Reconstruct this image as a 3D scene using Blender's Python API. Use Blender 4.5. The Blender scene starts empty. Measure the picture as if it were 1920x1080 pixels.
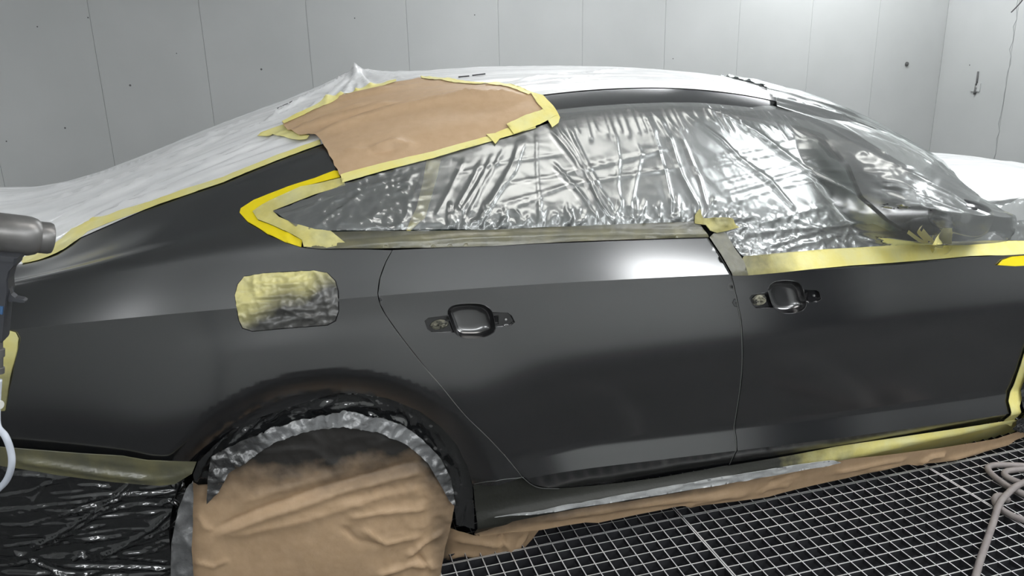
import bpy, math, random
import numpy as np
from mathutils import Matrix, Vector
from mathutils.bvhtree import BVHTree
from mathutils.geometry import delaunay_2d_cdt

rng = np.random.default_rng(7)
sc = bpy.context.scene

# ------------------------------------------------------------------ camera, world, exposure
F = 1440.0
CAM = np.array([-0.0178, -1.90, 1.463])
M = np.array([[0.95939371, -0.10132512, 0.26324309],      # camera -> world (x right, y down, z forward)
              [-0.28114651, -0.26803144, 0.92147479],
              [-0.02281112, -0.958067, -0.28563488]])
cd = bpy.data.cameras.new('camera'); cam = bpy.data.objects.new('camera', cd); sc.collection.objects.link(cam)
cd.sensor_width = 36.0; cd.lens = 36.0 * F / 1920.0; cd.clip_start = 0.05
R = M @ np.diag([1, -1, -1])
mw = Matrix([[*R[i], CAM[i]] for i in range(3)] + [[0, 0, 0, 1]])
cam.matrix_world = mw
sc.camera = cam
w = bpy.data.worlds.new('world'); sc.world = w; w.use_nodes = True
w.node_tree.nodes['Background'].inputs[0].default_value = (0.8, 0.85, 0.9, 1)
w.node_tree.nodes['Background'].inputs[1].default_value = 0.05
sc.view_settings.view_transform = 'Standard'; sc.view_settings.look = 'None'
sc.view_settings.gamma = 1.0; sc.view_settings.use_curve_mapping = False
sc.view_settings.exposure = 0.55
LAMP = 15.0          # emission strength of the booth's ceiling tubes and the added fill panels
WALL_Y, NEAR_Y, END_X, REAR_X, CEIL = 3.0, -3.1, 4.80, -4.2, 2.75

def ray(px, py):
    v = M @ np.array([px - 960.0, py - 540.0, F]); return v / np.linalg.norm(v)
def on_y(px, py, y=0.0):
    r = ray(px, py); return CAM + r * ((y - CAM[1]) / r[1])
def on_z(px, py, z=0.0):
    r = ray(px, py); return CAM + r * ((z - CAM[2]) / r[2])
def on_x(px, py, x):
    r = ray(px, py); return CAM + r * ((x - CAM[0]) / r[0])

# ------------------------------------------------------------------ materials
MATS = {}
def mat(name): return MATS[name]
def new_mat(name, base=(.5, .5, .5), rough=.5, metal=0., spec=.5, ior=1.45, bump=None, noise=None, spray=None, coat=0, alpha=None,
            emit=None, trans=0., sheen=None, rough_noise=None):
    m = bpy.data.materials.new(name); m.use_nodes = True
    nt = m.node_tree; n = nt.nodes; L = nt.links; p = n['Principled BSDF']
    p.inputs['Base Color'].default_value = (*base, 1); p.inputs['Roughness'].default_value = rough
    p.inputs['Metallic'].default_value = metal; p.inputs['Specular IOR Level'].default_value = spec; p.inputs['IOR'].default_value = ior
    p.inputs['Coat Weight'].default_value = coat; p.inputs['Coat Roughness'].default_value = .08
    p.inputs['Transmission Weight'].default_value = trans
    tc = n.new('ShaderNodeTexCoord')
    col = None
    if noise:                                   # (scale, colour2, low, high, stretch)
        sc_, c2, lo, hi = noise[:4]
        mp = n.new('ShaderNodeMapping'); mp.inputs['Scale'].default_value = noise[4] if len(noise) > 4 else (1, 1, 1)
        L.new(tc.outputs['Object'], mp.inputs[0])
        nz = n.new('ShaderNodeTexNoise'); nz.inputs['Scale'].default_value = sc_; nz.inputs['Detail'].default_value = 6
        L.new(mp.outputs[0], nz.inputs['Vector'])
        mr = n.new('ShaderNodeMapRange'); mr.inputs[1].default_value = lo; mr.inputs[2].default_value = hi
        L.new(nz.outputs['Fac'], mr.inputs[0])
        mx = n.new('ShaderNodeMix'); mx.data_type = 'RGBA'
        mx.inputs[6].default_value = (*base, 1); mx.inputs[7].default_value = (*c2, 1)
        L.new(mr.outputs[0], mx.inputs[0]); col = mx.outputs[2]
    if spray:                                   # overspray colour laid on by the vertex attribute "spray"
        at = n.new('ShaderNodeAttribute'); at.attribute_name = 'spray'
        nz = n.new('ShaderNodeTexNoise'); nz.inputs['Scale'].default_value = 22; nz.inputs['Detail'].default_value = 8
        L.new(tc.outputs['Object'], nz.inputs['Vector'])
        ma = n.new('ShaderNodeMath'); ma.operation = 'MULTIPLY_ADD'; ma.inputs[1].default_value = .6; ma.inputs[2].default_value = -.3
        L.new(nz.outputs['Fac'], ma.inputs[0])
        ad = n.new('ShaderNodeMath'); ad.operation = 'ADD'; L.new(at.outputs['Fac'], ad.inputs[0]); L.new(ma.outputs[0], ad.inputs[1])
        ml = n.new('ShaderNodeMath'); ml.operation = 'MULTIPLY'; ml.use_clamp = True
        sm = n.new('ShaderNodeMapRange'); sm.inputs[1].default_value = 0; sm.inputs[2].default_value = .25
        L.new(at.outputs['Fac'], sm.inputs[0]); L.new(ad.outputs[0], ml.inputs[0]); L.new(sm.outputs[0], ml.inputs[1])
        mx = n.new('ShaderNodeMix'); mx.data_type = 'RGBA'
        if col: L.new(col, mx.inputs[6])
        else: mx.inputs[6].default_value = (*base, 1)
        mx.inputs[7].default_value = (*spray, 1)
        L.new(ml.outputs[0], mx.inputs[0]); col = mx.outputs[2]
    if col: L.new(col, p.inputs['Base Color'])
    if rough_noise:
        nz = n.new('ShaderNodeTexNoise'); nz.inputs['Scale'].default_value = rough_noise[0]; nz.inputs['Detail'].default_value = 4
        L.new(tc.outputs['Object'], nz.inputs['Vector'])
        mr = n.new('ShaderNodeMapRange'); mr.inputs[1].default_value = .3; mr.inputs[2].default_value = .7
        mr.inputs[3].default_value = rough_noise[1]; mr.inputs[4].default_value = rough_noise[2]
        L.new(nz.outputs['Fac'], mr.inputs[0]); L.new(mr.outputs[0], p.inputs['Roughness'])
    if bump:                                    # (scale, strength, distance, kind)
        if len(bump) > 3 and bump[3] == 'vor':
            t = n.new('ShaderNodeTexVoronoi'); t.inputs['Scale'].default_value = bump[0]; o = t.outputs['Distance']
        else:
            t = n.new('ShaderNodeTexNoise'); t.inputs['Scale'].default_value = bump[0]; t.inputs['Detail'].default_value = 6; o = t.outputs['Fac']
        L.new(tc.outputs['Object'], t.inputs['Vector'])
        b = n.new('ShaderNodeBump'); b.inputs['Strength'].default_value = bump[1]; b.inputs['Distance'].default_value = bump[2]
        L.new(o, b.inputs['Height']); L.new(b.outputs[0], p.inputs['Normal'])
    if emit:
        p.inputs['Emission Color'].default_value = (*emit[0], 1); p.inputs['Emission Strength'].default_value = emit[1]
    if alpha is not None:                       # thin clear film: part of the light goes straight through
        tr = n.new('ShaderNodeBsdfTransparent'); ms = n.new('ShaderNodeMixShader'); out = n['Material Output']
        ms.inputs[0].default_value = alpha
        gl = n.new('ShaderNodeBsdfGlossy'); gl.inputs['Color'].default_value = (*base, 1); gl.inputs['Roughness'].default_value = rough
        fr = n.new('ShaderNodeFresnel'); fr.inputs[0].default_value = 2.35; m2 = n.new('ShaderNodeMixShader')
        for q_ in (gl, fr):
            if bump: L.new(b.outputs[0], q_.inputs['Normal'])
        L.new(tr.outputs[0], ms.inputs[1]); L.new(p.outputs[0], ms.inputs[2])
        L.new(fr.outputs[0], m2.inputs[0]); L.new(ms.outputs[0], m2.inputs[1]); L.new(gl.outputs[0], m2.inputs[2]); L.new(m2.outputs[0], out.inputs[0])
    MATS[name] = m
    return m

new_mat('paint', (.007, .0075, .009), .19, spec=.5, ior=2.45)
new_mat('black_plastic', (.012, .012, .013), .45)
new_mat('gloss_black', (.01, .01, .011), .12, ior=1.8)
new_mat('cup_black', (.01, .01, .011), .2, ior=2.2)
new_mat('groove', (.006, .006, .007), .7)
new_mat('seam_dust', (.16, .165, .16), .6)
new_mat('glass', (.022, .040, .036), .16, ior=1.9)
new_mat('cabin', (.03, .031, .033), .7)
new_mat('tape_bright', (.88, .70, .01), .45, bump=(60, .3, .003), spray=(.10, .10, .08))
new_mat('tape', (.84, .75, .25), .5, bump=(70, .35, .003), noise=(14, (.82, .78, .38), .4, .7), spray=(.030, .031, .026))
new_mat('tape_olive', (.17, .16, .085), .28, ior=1.7, bump=(45, .35, .003), noise=(18, (.10, .10, .07), .35, .7), spray=(.02, .02, .02))
new_mat('paper', (.53, .365, .222), .5, bump=(35, .3, .004), noise=(40, (.57, .40, .25), .35, .7), spray=(.030, .028, .026))
new_mat('roof_film', (.84, .845, .85), .25, spec=.6, bump=(8, .15, .01), noise=(5, (.73, .74, .75), .45, .75, (1, 4, 4)))
new_mat('film', (.90, .93, .92), .27, alpha=.12, bump=(30, .10, .003))
new_mat('film_dark', (.014, .015, .016), .12, ior=2.2, bump=(26, .25, .006))
new_mat('film_silver', (.26, .265, .27), .2, ior=2.0, bump=(60, .6, .006), spray=(.03, .03, .03))
new_mat('wall', (.46, .47, .465), .55, noise=(1.4, (.41, .42, .415), .35, .7), bump=(90, .08, .002))
new_mat('wall_joint', (.30, .31, .31), .8)
new_mat('wall_mark', (.10, .10, .10), .8)
new_mat('ceiling', (.62, .63, .63), .8)
new_mat('pit', (.040, .043, .052), .9, noise=(7, (.02, .021, .026), .35, .65))
new_mat('grating', (.035, .036, .04), .6, noise=(9, (.02, .02, .024), .4, .7))
new_mat('grating_worn', (.66, .66, .65), .45, noise=(6, (.50, .50, .50), .4, .7))
new_mat('hose', (.30, .27, .26), .55, noise=(30, (.24, .21, .21), .4, .7), bump=(120, .2, .001))
new_mat('gun_metal', (.24, .235, .23), .36, metal=.55, noise=(20, (.17, .165, .16), .45, .75), bump=(60, .1, .001))
new_mat('gun_dark', (.055, .058, .065), .45, noise=(20, (.04, .042, .05), .4, .7))
new_mat('gun_blue', (.05, .12, .25), .5)
new_mat('clear_hose', (.62, .66, .74), .25, spec=.6)
new_mat('white_plastic', (.70, .70, .66), .4)
new_mat('panel_grey', (.035, .037, .042), .6)
new_mat('ink', (.05, .05, .055), .6)
new_mat('lamp', (.9, .9, .9), .5, emit=((.96, .985, 1.0), LAMP))
new_mat('lamp_mid', (.9, .9, .9), .5, emit=((.96, .985, 1.0), LAMP * .8))
new_mat('lamp_low', (.9, .9, .9), .5, emit=((1.0, .97, .93), LAMP * .34))
new_mat('lamp_dim', (.9, .9, .9), .5, emit=((.96, .985, 1.0), LAMP * .5))
new_mat('lamp_frame', (.7, .7, .7), .5)
new_mat('rubber', (.02, .02, .02), .8)
new_mat('steel', (.5, .5, .5), .3, metal=1)

# ------------------------------------------------------------------ object helpers
def link(name, me, material, parent=None):
    o = bpy.data.objects.new(name, me); sc.collection.objects.link(o)
    if material: me.materials.append(MATS[material])
    if parent: o.parent = parent
    return o
def empty(name, loc=(0, 0, 0)):
    o = bpy.data.objects.new(name, None); sc.collection.objects.link(o); o.location = loc; o.empty_display_size = .1
    return o
def tag(o, label=None, cat=None, group=None, kind=None):
    if label: o['label'] = label
    if cat: o['category'] = cat
    if group: o['group'] = group
    if kind: o['kind'] = kind
    return o
def mesh(name, verts, faces, material, parent=None, smooth=False):
    me = bpy.data.meshes.new(name)
    me.from_pydata([tuple(map(float, v)) for v in verts], [], [tuple(map(int, f)) for f in faces]); me.update()
    if smooth: me.polygons.foreach_set('use_smooth', [True] * len(me.polygons))
    return link(name, me, material, parent)
class MB:
    def __init__(s): s.v = []; s.f = []
    def add(s, v, f):
        k = len(s.v); s.v += [tuple(map(float, a)) for a in v]; s.f += [tuple(k + int(i) for i in g) for g in f]; return s
    def box(s, x0, x1, y0, y1, z0, z1):
        v = [(x, y, z) for z in (z0, z1) for y in (y0, y1) for x in (x0, x1)]
        return s.add(v, [(0, 2, 3, 1), (4, 5, 7, 6), (0, 1, 5, 4), (2, 6, 7, 3), (0, 4, 6, 2), (1, 3, 7, 5)])
    def build(s, name, material, parent=None, smooth=False): return mesh(name, s.v, s.f, material, parent, smooth)
def spline(pts, n=12, closed=False):
    p = np.array(pts, float); out = []
    N = len(p)
    for i in range(N if closed else N - 1):
        g = lambda k: p[k % N] if closed else p[min(max(k, 0), N - 1)]
        a, b, c, d = g(i - 1), g(i), g(i + 1), g(i + 2)
        t = np.linspace(0, 1, n, endpoint=False)[:, None]
        out.append(.5 * (2 * b + (c - a) * t + (2 * a - 5 * b + 4 * c - d) * t ** 2 + (3 * b - a - 3 * c + d) * t ** 3))
    if not closed: out.append(p[-1:])
    return np.concatenate(out)
def tube_geo(pts, r, seg=10, caps=True):
    p = np.array(pts, float); n = len(p); r = np.broadcast_to(np.array(r, float), (n,))
    T = np.gradient(p, axis=0); T /= np.linalg.norm(T, axis=1)[:, None] + 1e-12
    u = np.cross(T[0], [0, 0, 1.0]); u = u if np.linalg.norm(u) > .05 else np.cross(T[0], [0, 1.0, 0]); u /= np.linalg.norm(u)
    V = []
    for i in range(n):
        u = u - T[i] * (u @ T[i]); u /= np.linalg.norm(u); w_ = np.cross(T[i], u)
        a = np.linspace(0, 2 * np.pi, seg, endpoint=False)
        V.append(p[i] + r[i] * (np.cos(a)[:, None] * u + np.sin(a)[:, None] * w_))
    V = np.concatenate(V); Fc = []
    for i in range(n - 1):
        for k in range(seg):
            a, b = i * seg + k, i * seg + (k + 1) % seg
            Fc.append((a, b, b + seg, a + seg))
    if caps: Fc.append(tuple(range(seg))[::-1]); Fc.append(tuple(range((n - 1) * seg, n * seg)))
    return V, Fc
def tube(name, pts, r, material, parent=None, seg=10):
    v, f = tube_geo(pts, r, seg); return mesh(name, v, f, material, parent, True)
def lathe(name, base, axis, prof, material, parent=None, seg=32):
    """prof: list of (distance along axis, radius)"""
    base = np.array(base, float); ax = np.array(axis, float); ax /= np.linalg.norm(ax)
    u = np.cross(ax, [0, 1.0, .01]); u /= np.linalg.norm(u); w_ = np.cross(ax, u)
    a = np.linspace(0, 2 * np.pi, seg, endpoint=False); ring = np.cos(a)[:, None] * u + np.sin(a)[:, None] * w_
    V = np.concatenate([base + ax * d + ring * max(r, 1e-4) for d, r in prof]); Fc = []
    for i in range(len(prof) - 1):
        for k in range(seg):
            p_, q = i * seg + k, i * seg + (k + 1) % seg
            Fc.append((p_, q, q + seg, p_ + seg))
    Fc.append(tuple(range(seg))); Fc.append(tuple(range((len(prof) - 1) * seg, len(prof) * seg))[::-1])
    o = mesh(name, V, Fc, material, parent, True)
    o.data.set_sharp_from_angle(angle=math.radians(40))
    return o
# value noise in numpy
_G = rng.random((256, 256))
def vnoise(x, y):
    x = np.asarray(x, float) + 1000; y = np.asarray(y, float) + 1000
    xi, yi = np.floor(x).astype(int), np.floor(y).astype(int); fx, fy = x - xi, y - yi
    fx = fx * fx * (3 - 2 * fx); fy = fy * fy * (3 - 2 * fy)
    g = lambda i, j: _G[(i * 17 + j * 57) % 256, (j * 31 + i * 7) % 256]
    return (g(xi, yi) * (1 - fx) + g(xi + 1, yi) * fx) * (1 - fy) + (g(xi, yi + 1) * (1 - fx) + g(xi + 1, yi + 1) * fx) * fy
def ridged(x, y, o=4):
    s = 0; a = 1.0
    for k in range(o):
        s = s + a * (1 - np.abs(2 * vnoise(x * 2 ** k + 13 * k, y * 2 ** k + 7 * k) - 1)) ** 2; a *= .5
    return s
def fbm(x, y, o=4):
    s = 0; a = .5
    for k in range(o): s = s + a * vnoise(x * 2 ** k + 5 * k, y * 2 ** k + 3 * k); a *= .5
    return s
def smooth(a, b, x):
    t = np.clip((x - a) / (b - a), 0, 1); return t * t * (3 - 2 * t)

# ------------------------------------------------------------------ the car's outer skin as one smooth surface P(x, s)
CENTER = .93
def plan(x):
    x = np.asarray(x, float)
    return .10 * np.clip((.2 - x) / .85, 0, 2) ** 2 + .04 * np.clip((x - 1.3) / 1.2, 0, 2) ** 2
class Fit:
    def __init__(s, pts, yo, deg, absolute=False, extra=()):
        X, Z = [], []
        for p in pts:
            y = yo if absolute else yo
            q = on_y(*p, y)
            for _ in range(8):
                if not absolute: y = yo + float(plan(q[0]))
                q = on_y(*p, y)
            X.append(q[0]); Z.append(q[2])
        for e in extra: X.append(e[0]); Z.append(e[1])
        s.a, s.b = min(X), max(X); s.c = np.polyfit(X, Z, deg); s.d = np.polyder(s.c)
        s.res = float(np.abs(np.polyval(s.c, X) - Z).max())
    def __call__(s, x):
        xc = np.clip(x, s.a, s.b); return np.polyval(s.c, xc) + np.polyval(s.d, xc) * (x - xc)
T_CREASE, T_BELT = 6, 8
zdoor = Fit([(1027, 915), (1085, 913), (1201, 900), (1367, 872), (1571, 836), (1874, 790)], .02, 1)
zstrip0 = Fit([(960, 893), (1100, 878), (1250, 862), (1400, 845), (1600, 818), (1880, 776)], -.01, 1)
zstrip1 = Fit([(1100, 833), (1250, 815), (1400, 798), (1600, 772), (1880, 735)], .012, 1)
zcrease = Fit([(50, 618), (150, 608), (300, 590), (440, 573), (634, 556), (705, 551), (900, 545), (1100, 535), (1371, 518), (1594, 499),
               (1706, 491), (1817, 481), (1920, 477)], 0, 3)
zbelt = Fit([(40, 560), (200, 520), (400, 486), (602, 467), (690, 467), (920, 462), (1100, 453), (1327, 446), (1405, 446), (1640, 434), (1900, 418)], .054, 3)
zwin0 = Fit([(40, 545), (200, 500), (400, 462), (602, 442), (690, 436), (920, 434), (1099, 426), (1307, 418), (1405, 420), (1640, 408), (1900, 390)], .070, 3)
zwin1 = Fit([(36, 497), (161, 465), (278, 425), (413, 367), (600, 299), (800, 250), (1040, 222), (1100, 212), (1200, 203), (1300, 202),
             (1400, 210), (1490, 230), (1600, 278), (1700, 332), (1800, 388)], .27, 6)
zrail = Fit([(42, 494), (107, 475), (165, 434), (291, 386), (420, 342), (600, 271), (800, 217), (1010, 182), (1100, 173), (1200, 168),
             (1300, 170), (1400, 180), (1490, 195), (1600, 243), (1700, 296), (1800, 352), (1900, 408)], .36, 6)
ztop = Fit([(0, 360), (100, 350), (200, 322), (300, 285), (400, 245), (500, 205), (600, 170), (740, 150), (800, 142), (900, 133), (1000, 127),
            (1080, 126), (1200, 130), (1300, 140), (1400, 160), (1500, 187), (1600, 235), (1700, 290), (1800, 345)], CENTER, 6, True)
for nm_ in ('zcrease', 'zbelt', 'zwin0', 'zwin1', 'zrail', 'ztop'): print('fit', nm_, round(globals()[nm_].res, 4), np.round(globals()[nm_](np.array([-.9, -.6, 0, .6, 1.2, 1.8, 2.4])), 3))

def keys(x):
    x = np.asarray(x, float); p = plan(x); o = np.ones_like(x); k = smooth(.35, .8, x)
    zc, zb, z9, z11, z12, z14 = zcrease(x), zbelt(x), zwin0(x), zwin1(x), zrail(x), ztop(x)
    zd = zdoor(x)
    Y = [p + .16, p + .05, p + .012 + .008 * k, p - .022 + .012 * k, p - .025 + .037 * k, p - .030, p, p + .024, p + .054, p + .070,
         p + .155, p + .27, p + .36, .62 * o, CENTER * o, 1.24 * o, 1.86 - p - .36, 1.86 - p - .07]
    Z = [zd - .06, zd - .07, zd, zstrip0(x), zstrip1(x), .60 * o + .02, zc, zc + (zb - zc) * .45, zb, np.maximum(z9, zb + .02),
         z9 + (z11 - z9) * .45, z11, z12, z12 + (z14 - z12) * .72, z14, z12 + (z14 - z12) * .72, z12, zb]
    return np.stack(Y), np.stack(Z)
_ky, _kz = keys(np.array([.2, .8, 1.4, 2.0]))
H = np.sqrt(np.diff(_ky, axis=0) ** 2 + np.diff(_kz, axis=0) ** 2).mean(1)
S = np.concatenate([[0], np.cumsum(H)]); K = len(S)
SHARP = {3, 4, 6, 8}
ARCH_C = np.array([.035, .33]); ARCH_R = .37; FLARE_R = .42
ARCH_EDGE = [(371, 866), (402, 835), (437, 805), (480, 785), (538, 765), (588, 749), (627, 738), (670, 737), (728, 747), (787, 771), (826, 800),
             (857, 835), (876, 874), (886, 909)]
FLARE_EDGE = [(320, 862), (343, 831), (378, 796), (429, 757), (483, 730), (538, 712), (592, 702), (650, 698), (709, 701), (756, 714), (798, 736), (826, 753)]
def circ(pts, y):
    q = np.array([on_y(*p, y)[[0, 2]] for p in pts]); A = np.c_[2 * q, np.ones(len(q))]; b = (q ** 2).sum(1)
    s = np.linalg.lstsq(A, b, rcond=None)[0]; return s[:2], math.sqrt(s[2] + s[0] ** 2 + s[1] ** 2)
ARCH_C, ARCH_R = circ(ARCH_EDGE, .0)
FLARE_C, FLARE_R = circ(FLARE_EDGE, -.02)
print('arch', ARCH_C, ARCH_R, 'flare', FLARE_C, FLARE_R)
def skin(x, s):
    """points on the outer skin for arrays x (along the car) and s (metres round the section)"""
    x = np.asarray(x, float); s = np.clip(np.asarray(s, float), 0, S[-1] - 1e-9)
    ky, kz = keys(x); k = np.clip(np.searchsorted(S, s, side='right') - 1, 0, K - 2)
    ar = np.arange(len(x)); h = H[k]; u = (s - S[k]) / h
    def tang(A, j, side):
        jm, jp = np.maximum(j - 1, 0), np.minimum(j + 1, K - 1)
        hb, hf = H[np.maximum(j - 1, 0)], H[np.minimum(j, K - 2)]
        sb = (A[j, ar] - A[jm, ar]) / hb; sf = (A[jp, ar] - A[j, ar]) / hf
        m_ = (sb * hf + sf * hb) / (hb + hf)
        m_ = np.where(j == 0, sf, np.where(j == K - 1, sb, m_))
        sh = np.isin(j, list(SHARP)); return np.where(sh, sf if side else sb, m_)
    out = []
    for A in (ky, kz):
        a, b = A[k, ar], A[k + 1, ar]; m0 = tang(A, k, 1) * h; m1 = tang(A, k + 1, 0) * h
        out.append((2 * u ** 3 - 3 * u ** 2 + 1) * a + (u ** 3 - 2 * u ** 2 + u) * m0 + (3 * u ** 2 - 2 * u ** 3) * b + (u ** 3 - u ** 2) * m1)
    y, z = out
    # wheel-arch flare: a soft swelling round the arch and a lip that turns in
    rho = np.hypot(x - FLARE_C[0], z - FLARE_C[1]); low = 1 - smooth(.78, .9, z)
    swell = -.013 * np.exp(-(np.clip(rho - FLARE_R, 0, None) / .15) ** 2)
    lip = np.clip(FLARE_R - rho, 0, .075) * .75
    y = y + (swell + lip) * low
    return np.stack([x, y, z], -1)
def skin_n(x, s, e=2e-3):
    a = skin(x + e, s) - skin(x - e, s); b = skin(x, np.minimum(s + e, S[-1] - 1e-6)) - skin(x, np.maximum(s - e, 0))
    n = np.cross(a, b); return n / (np.linalg.norm(n, axis=-1)[:, None] + 1e-12)
XA, XB, NX, NS = -1.05, 2.85, 320, 360
_gx = np.linspace(XA, XB, NX); _gs = np.linspace(0, S[14] + .15, NS)
_g = skin(np.repeat(_gx, NS), np.tile(_gs, NX)); _f = [(i * NS + j, (i + 1) * NS + j, (i + 1) * NS + j + 1, i * NS + j + 1) for i in range(NX - 1) for j in range(NS - 1)]
BVH = BVHTree.FromPolygons([tuple(v) for v in _g.tolist()], _f)
def px(*pts):
    """photo positions -> (x, s) on the car's skin (the first surface met along the sight line)"""
    out = []
    for p in pts:
        r = ray(*p); hit = BVH.ray_cast(Vector(CAM), Vector(r))
        if hit[0] is None:
            bv = BVH.find_nearest(Vector(on_y(*p, CENTER))); loc, idx = bv[0], bv[2]
        else: loc, idx = hit[0], hit[2]
        i, j = divmod(idx, NS - 1); x = loc[0]
        cand = np.linspace(_gs[j], _gs[j + 1], 9); q = skin(np.full(9, x), cand)
        out.append((x, float(cand[np.argmin(((q - np.array(loc)) ** 2).sum(1))])))
    return out
def along(t, xa, xb, n=24):
    """the key line t of the skin from xa to xb"""
    s = np.interp(t, np.arange(K), S); return [(x, float(s)) for x in np.linspace(xa, xb, n)]

# ------------------------------------------------------------------ sheets: polygons filled with a fine mesh on a surface
class Flat:
    """an upright surface y = y0 + f(x, z)"""
    def __init__(s, y0, f=None): s.y0 = y0; s.f = f
    def P(s, x, z): return np.stack([x, s.y0 + (s.f(x, z) if s.f else 0 * x), z], -1)
    def N(s, x, z):
        e = 3e-3; n = np.cross(s.P(x + e, z) - s.P(x - e, z), s.P(x, z + e) - s.P(x, z - e)); return n / np.linalg.norm(n, axis=-1)[:, None]
    def px(s, *pts):
        out = []
        for p in pts:
            y = s.y0
            for _ in range(6):
                q = on_y(*p, y); y = float(s.P(np.array([q[0]]), np.array([q[2]]))[0, 1])
            out.append((q[0], q[2]))
        return out
class Skin:
    P = staticmethod(skin); N = staticmethod(skin_n); px = staticmethod(px)
SKIN = Skin()
def dens(loop, step, closed=True):
    p = [np.array(a, float) for a in loop]; out = []
    for i in range(len(p) if closed else len(p) - 1):
        a, b = p[i], p[(i + 1) % len(p)]; n = max(1, int(np.ceil(np.linalg.norm(b - a) / step)))
        out += [a + (b - a) * k / n for k in range(n)]
    if not closed: out.append(p[-1])
    return np.array(out)
def inside(pts, loop):
    x, y = pts[:, 0], pts[:, 1]; c = np.zeros(len(pts), bool); a = loop; b = np.roll(loop, -1, 0)
    for (x0, y0), (x1, y1) in zip(a, b):
        if y0 == y1: continue
        m = ((y0 > y) != (y1 > y)) & (x < (x1 - x0) * (y - y0) / (y1 - y0) + x0); c ^= m
    return c
def seg_dist(pts, line):
    d = np.full(len(pts), 1e9); tpar = np.zeros(len(pts)); acc = 0; L = np.linalg.norm(np.diff(line, axis=0), axis=1); tot = L.sum() + 1e-9
    for i in range(len(line) - 1):
        a, b = line[i], line[i + 1]; ab = b - a; t = np.clip(((pts - a) @ ab) / (ab @ ab + 1e-12), 0, 1)
        q = np.linalg.norm(pts - a - t[:, None] * ab, axis=1); m = q < d
        d[m] = q[m]; tpar[m] = (acc + t[m] * L[i]) / tot; acc += L[i]
    return d, tpar
def sheet(name, loop, material, parent=None, surf=SKIN, step=.02, off=.001, disp=None, holes=(), sharp=(), skirt=0., spray=None, pix=True, sm=True, post=None):
    if pix: loop = surf.px(*loop)
    L0 = dens(loop, step); HL = [dens(h, step * .6) for h in holes]
    for sv in sharp:                            # outline points exactly on each crease
        out = []
        for i in range(len(L0)):
            a, b = L0[i], L0[(i + 1) % len(L0)]; out.append(a)
            if (a[1] - sv) * (b[1] - sv) < -1e-10: out.append(a + (b - a) * (sv - a[1]) / (b[1] - a[1]))
        for i, p_ in enumerate(out):
            if abs(p_[1] - sv) < 1e-6: out[i] = np.array([p_[0], sv])
        L0 = np.array(out)
    lo, hi = L0.min(0), L0.max(0)
    gx, gy = np.meshgrid(np.arange(lo[0] + step * .5, hi[0], step), np.arange(lo[1] + step * .5, hi[1], step * .87)); gx = gx.copy(); gx[1::2] += step * .5
    G = np.c_[gx.ravel(), gy.ravel()]; G = G[inside(G, L0)]
    keep = np.ones(len(G), bool)
    tree = np.concatenate([L0] + HL)
    for c in np.array_split(np.arange(len(G)), max(1, len(G) // 2000)):
        dd = ((G[c][:, None] - tree[None]) ** 2).sum(2).min(1) if len(c) else np.array([]); keep[c] = dd > (.45 * step) ** 2
    for h in HL: keep &= ~inside(G, h)
    for sv in sharp: keep &= np.abs(G[:, 1] - sv) > .4 * step
    G = G[keep]
    ex = []
    for sv in sharp:
        q = np.c_[np.arange(lo[0] + step * .3, hi[0], step), np.full(len(np.arange(lo[0] + step * .3, hi[0], step)), sv)]
        if len(q) == 0: continue
        q = q[inside(q, L0)]
        for h in HL: q = q[~inside(q, h)]
        if len(q): ex.append(q)
    pts = np.concatenate([L0] + HL + [G] + ex); edges = []; k = 0
    for lp in [L0] + HL:
        n = len(lp); edges += [(k + i, k + (i + 1) % n) for i in range(n)]; k += n
    k += len(G)
    for q in ex:
        for i in range(len(q) - 1):
            if np.linalg.norm(q[i + 1] - q[i]) < step * 1.5: edges.append((k + i, k + i + 1))
        k += len(q)
    r = delaunay_2d_cdt([Vector(p) for p in pts.tolist()], edges, [], 0, 1e-7)
    V2 = np.array([tuple(v) for v in r[0]]); T = np.array(r[2]); cen = V2[T].mean(1); ok = inside(cen, L0)
    for h in HL: ok &= ~inside(cen, h)
    T = T[ok]; used = np.unique(T); remap = -np.ones(len(V2), int); remap[used] = np.arange(len(used)); V2 = V2[used]; T = remap[T]
    x, s_ = V2[:, 0], V2[:, 1]; N = surf.N(x, s_); P = surf.P(x, s_)
    d = np.full(len(x), off, float)
    if disp is not None: d = d + disp(V2, P)
    P = P + N * d[:, None]
    if post is not None: P = post(P)
    # orient
    a = T[:, 0]; nrm = np.cross(P[T[:, 1]] - P[a], P[T[:, 2]] - P[a]); flip = (nrm * N[a]).sum(1) < 0
    T[flip] = T[flip][:, ::-1]
    sharp_e = set()
    faces = T.tolist(); sp = spray(V2, P) if spray is not None else None
    if skirt:
        e = {}
        for t in faces:
            for i in range(3):
                a_, b_ = t[i], t[(i + 1) % 3]; e[(a_, b_)] = 1
        bd = [(a_, b_) for (a_, b_) in e if (b_, a_) not in e]; n0 = len(P); ids = {}
        add = []
        for a_, b_ in bd:
            for v in (a_, b_):
                if v not in ids: ids[v] = n0 + len(add); add.append(P[v] - N[v] * skirt)
            sharp_e.add((min(a_, b_), max(a_, b_)))
        faces = faces + [(b_, a_, ids[a_], ids[b_]) for a_, b_ in bd]
        P = np.concatenate([P, np.array(add)])
        if sp is not None: sp = np.concatenate([sp, sp[list(ids.keys())]])
    o = mesh(name, P, faces, material, parent, sm)
    for sv in sharp:
        on = np.abs(s_ - sv) < 1e-6
        for t in T.tolist():
            for i in range(3):
                a_, b_ = t[i], t[(i + 1) % 3]
                if on[a_] and on[b_]: sharp_e.add((min(a_, b_), max(a_, b_)))
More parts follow.
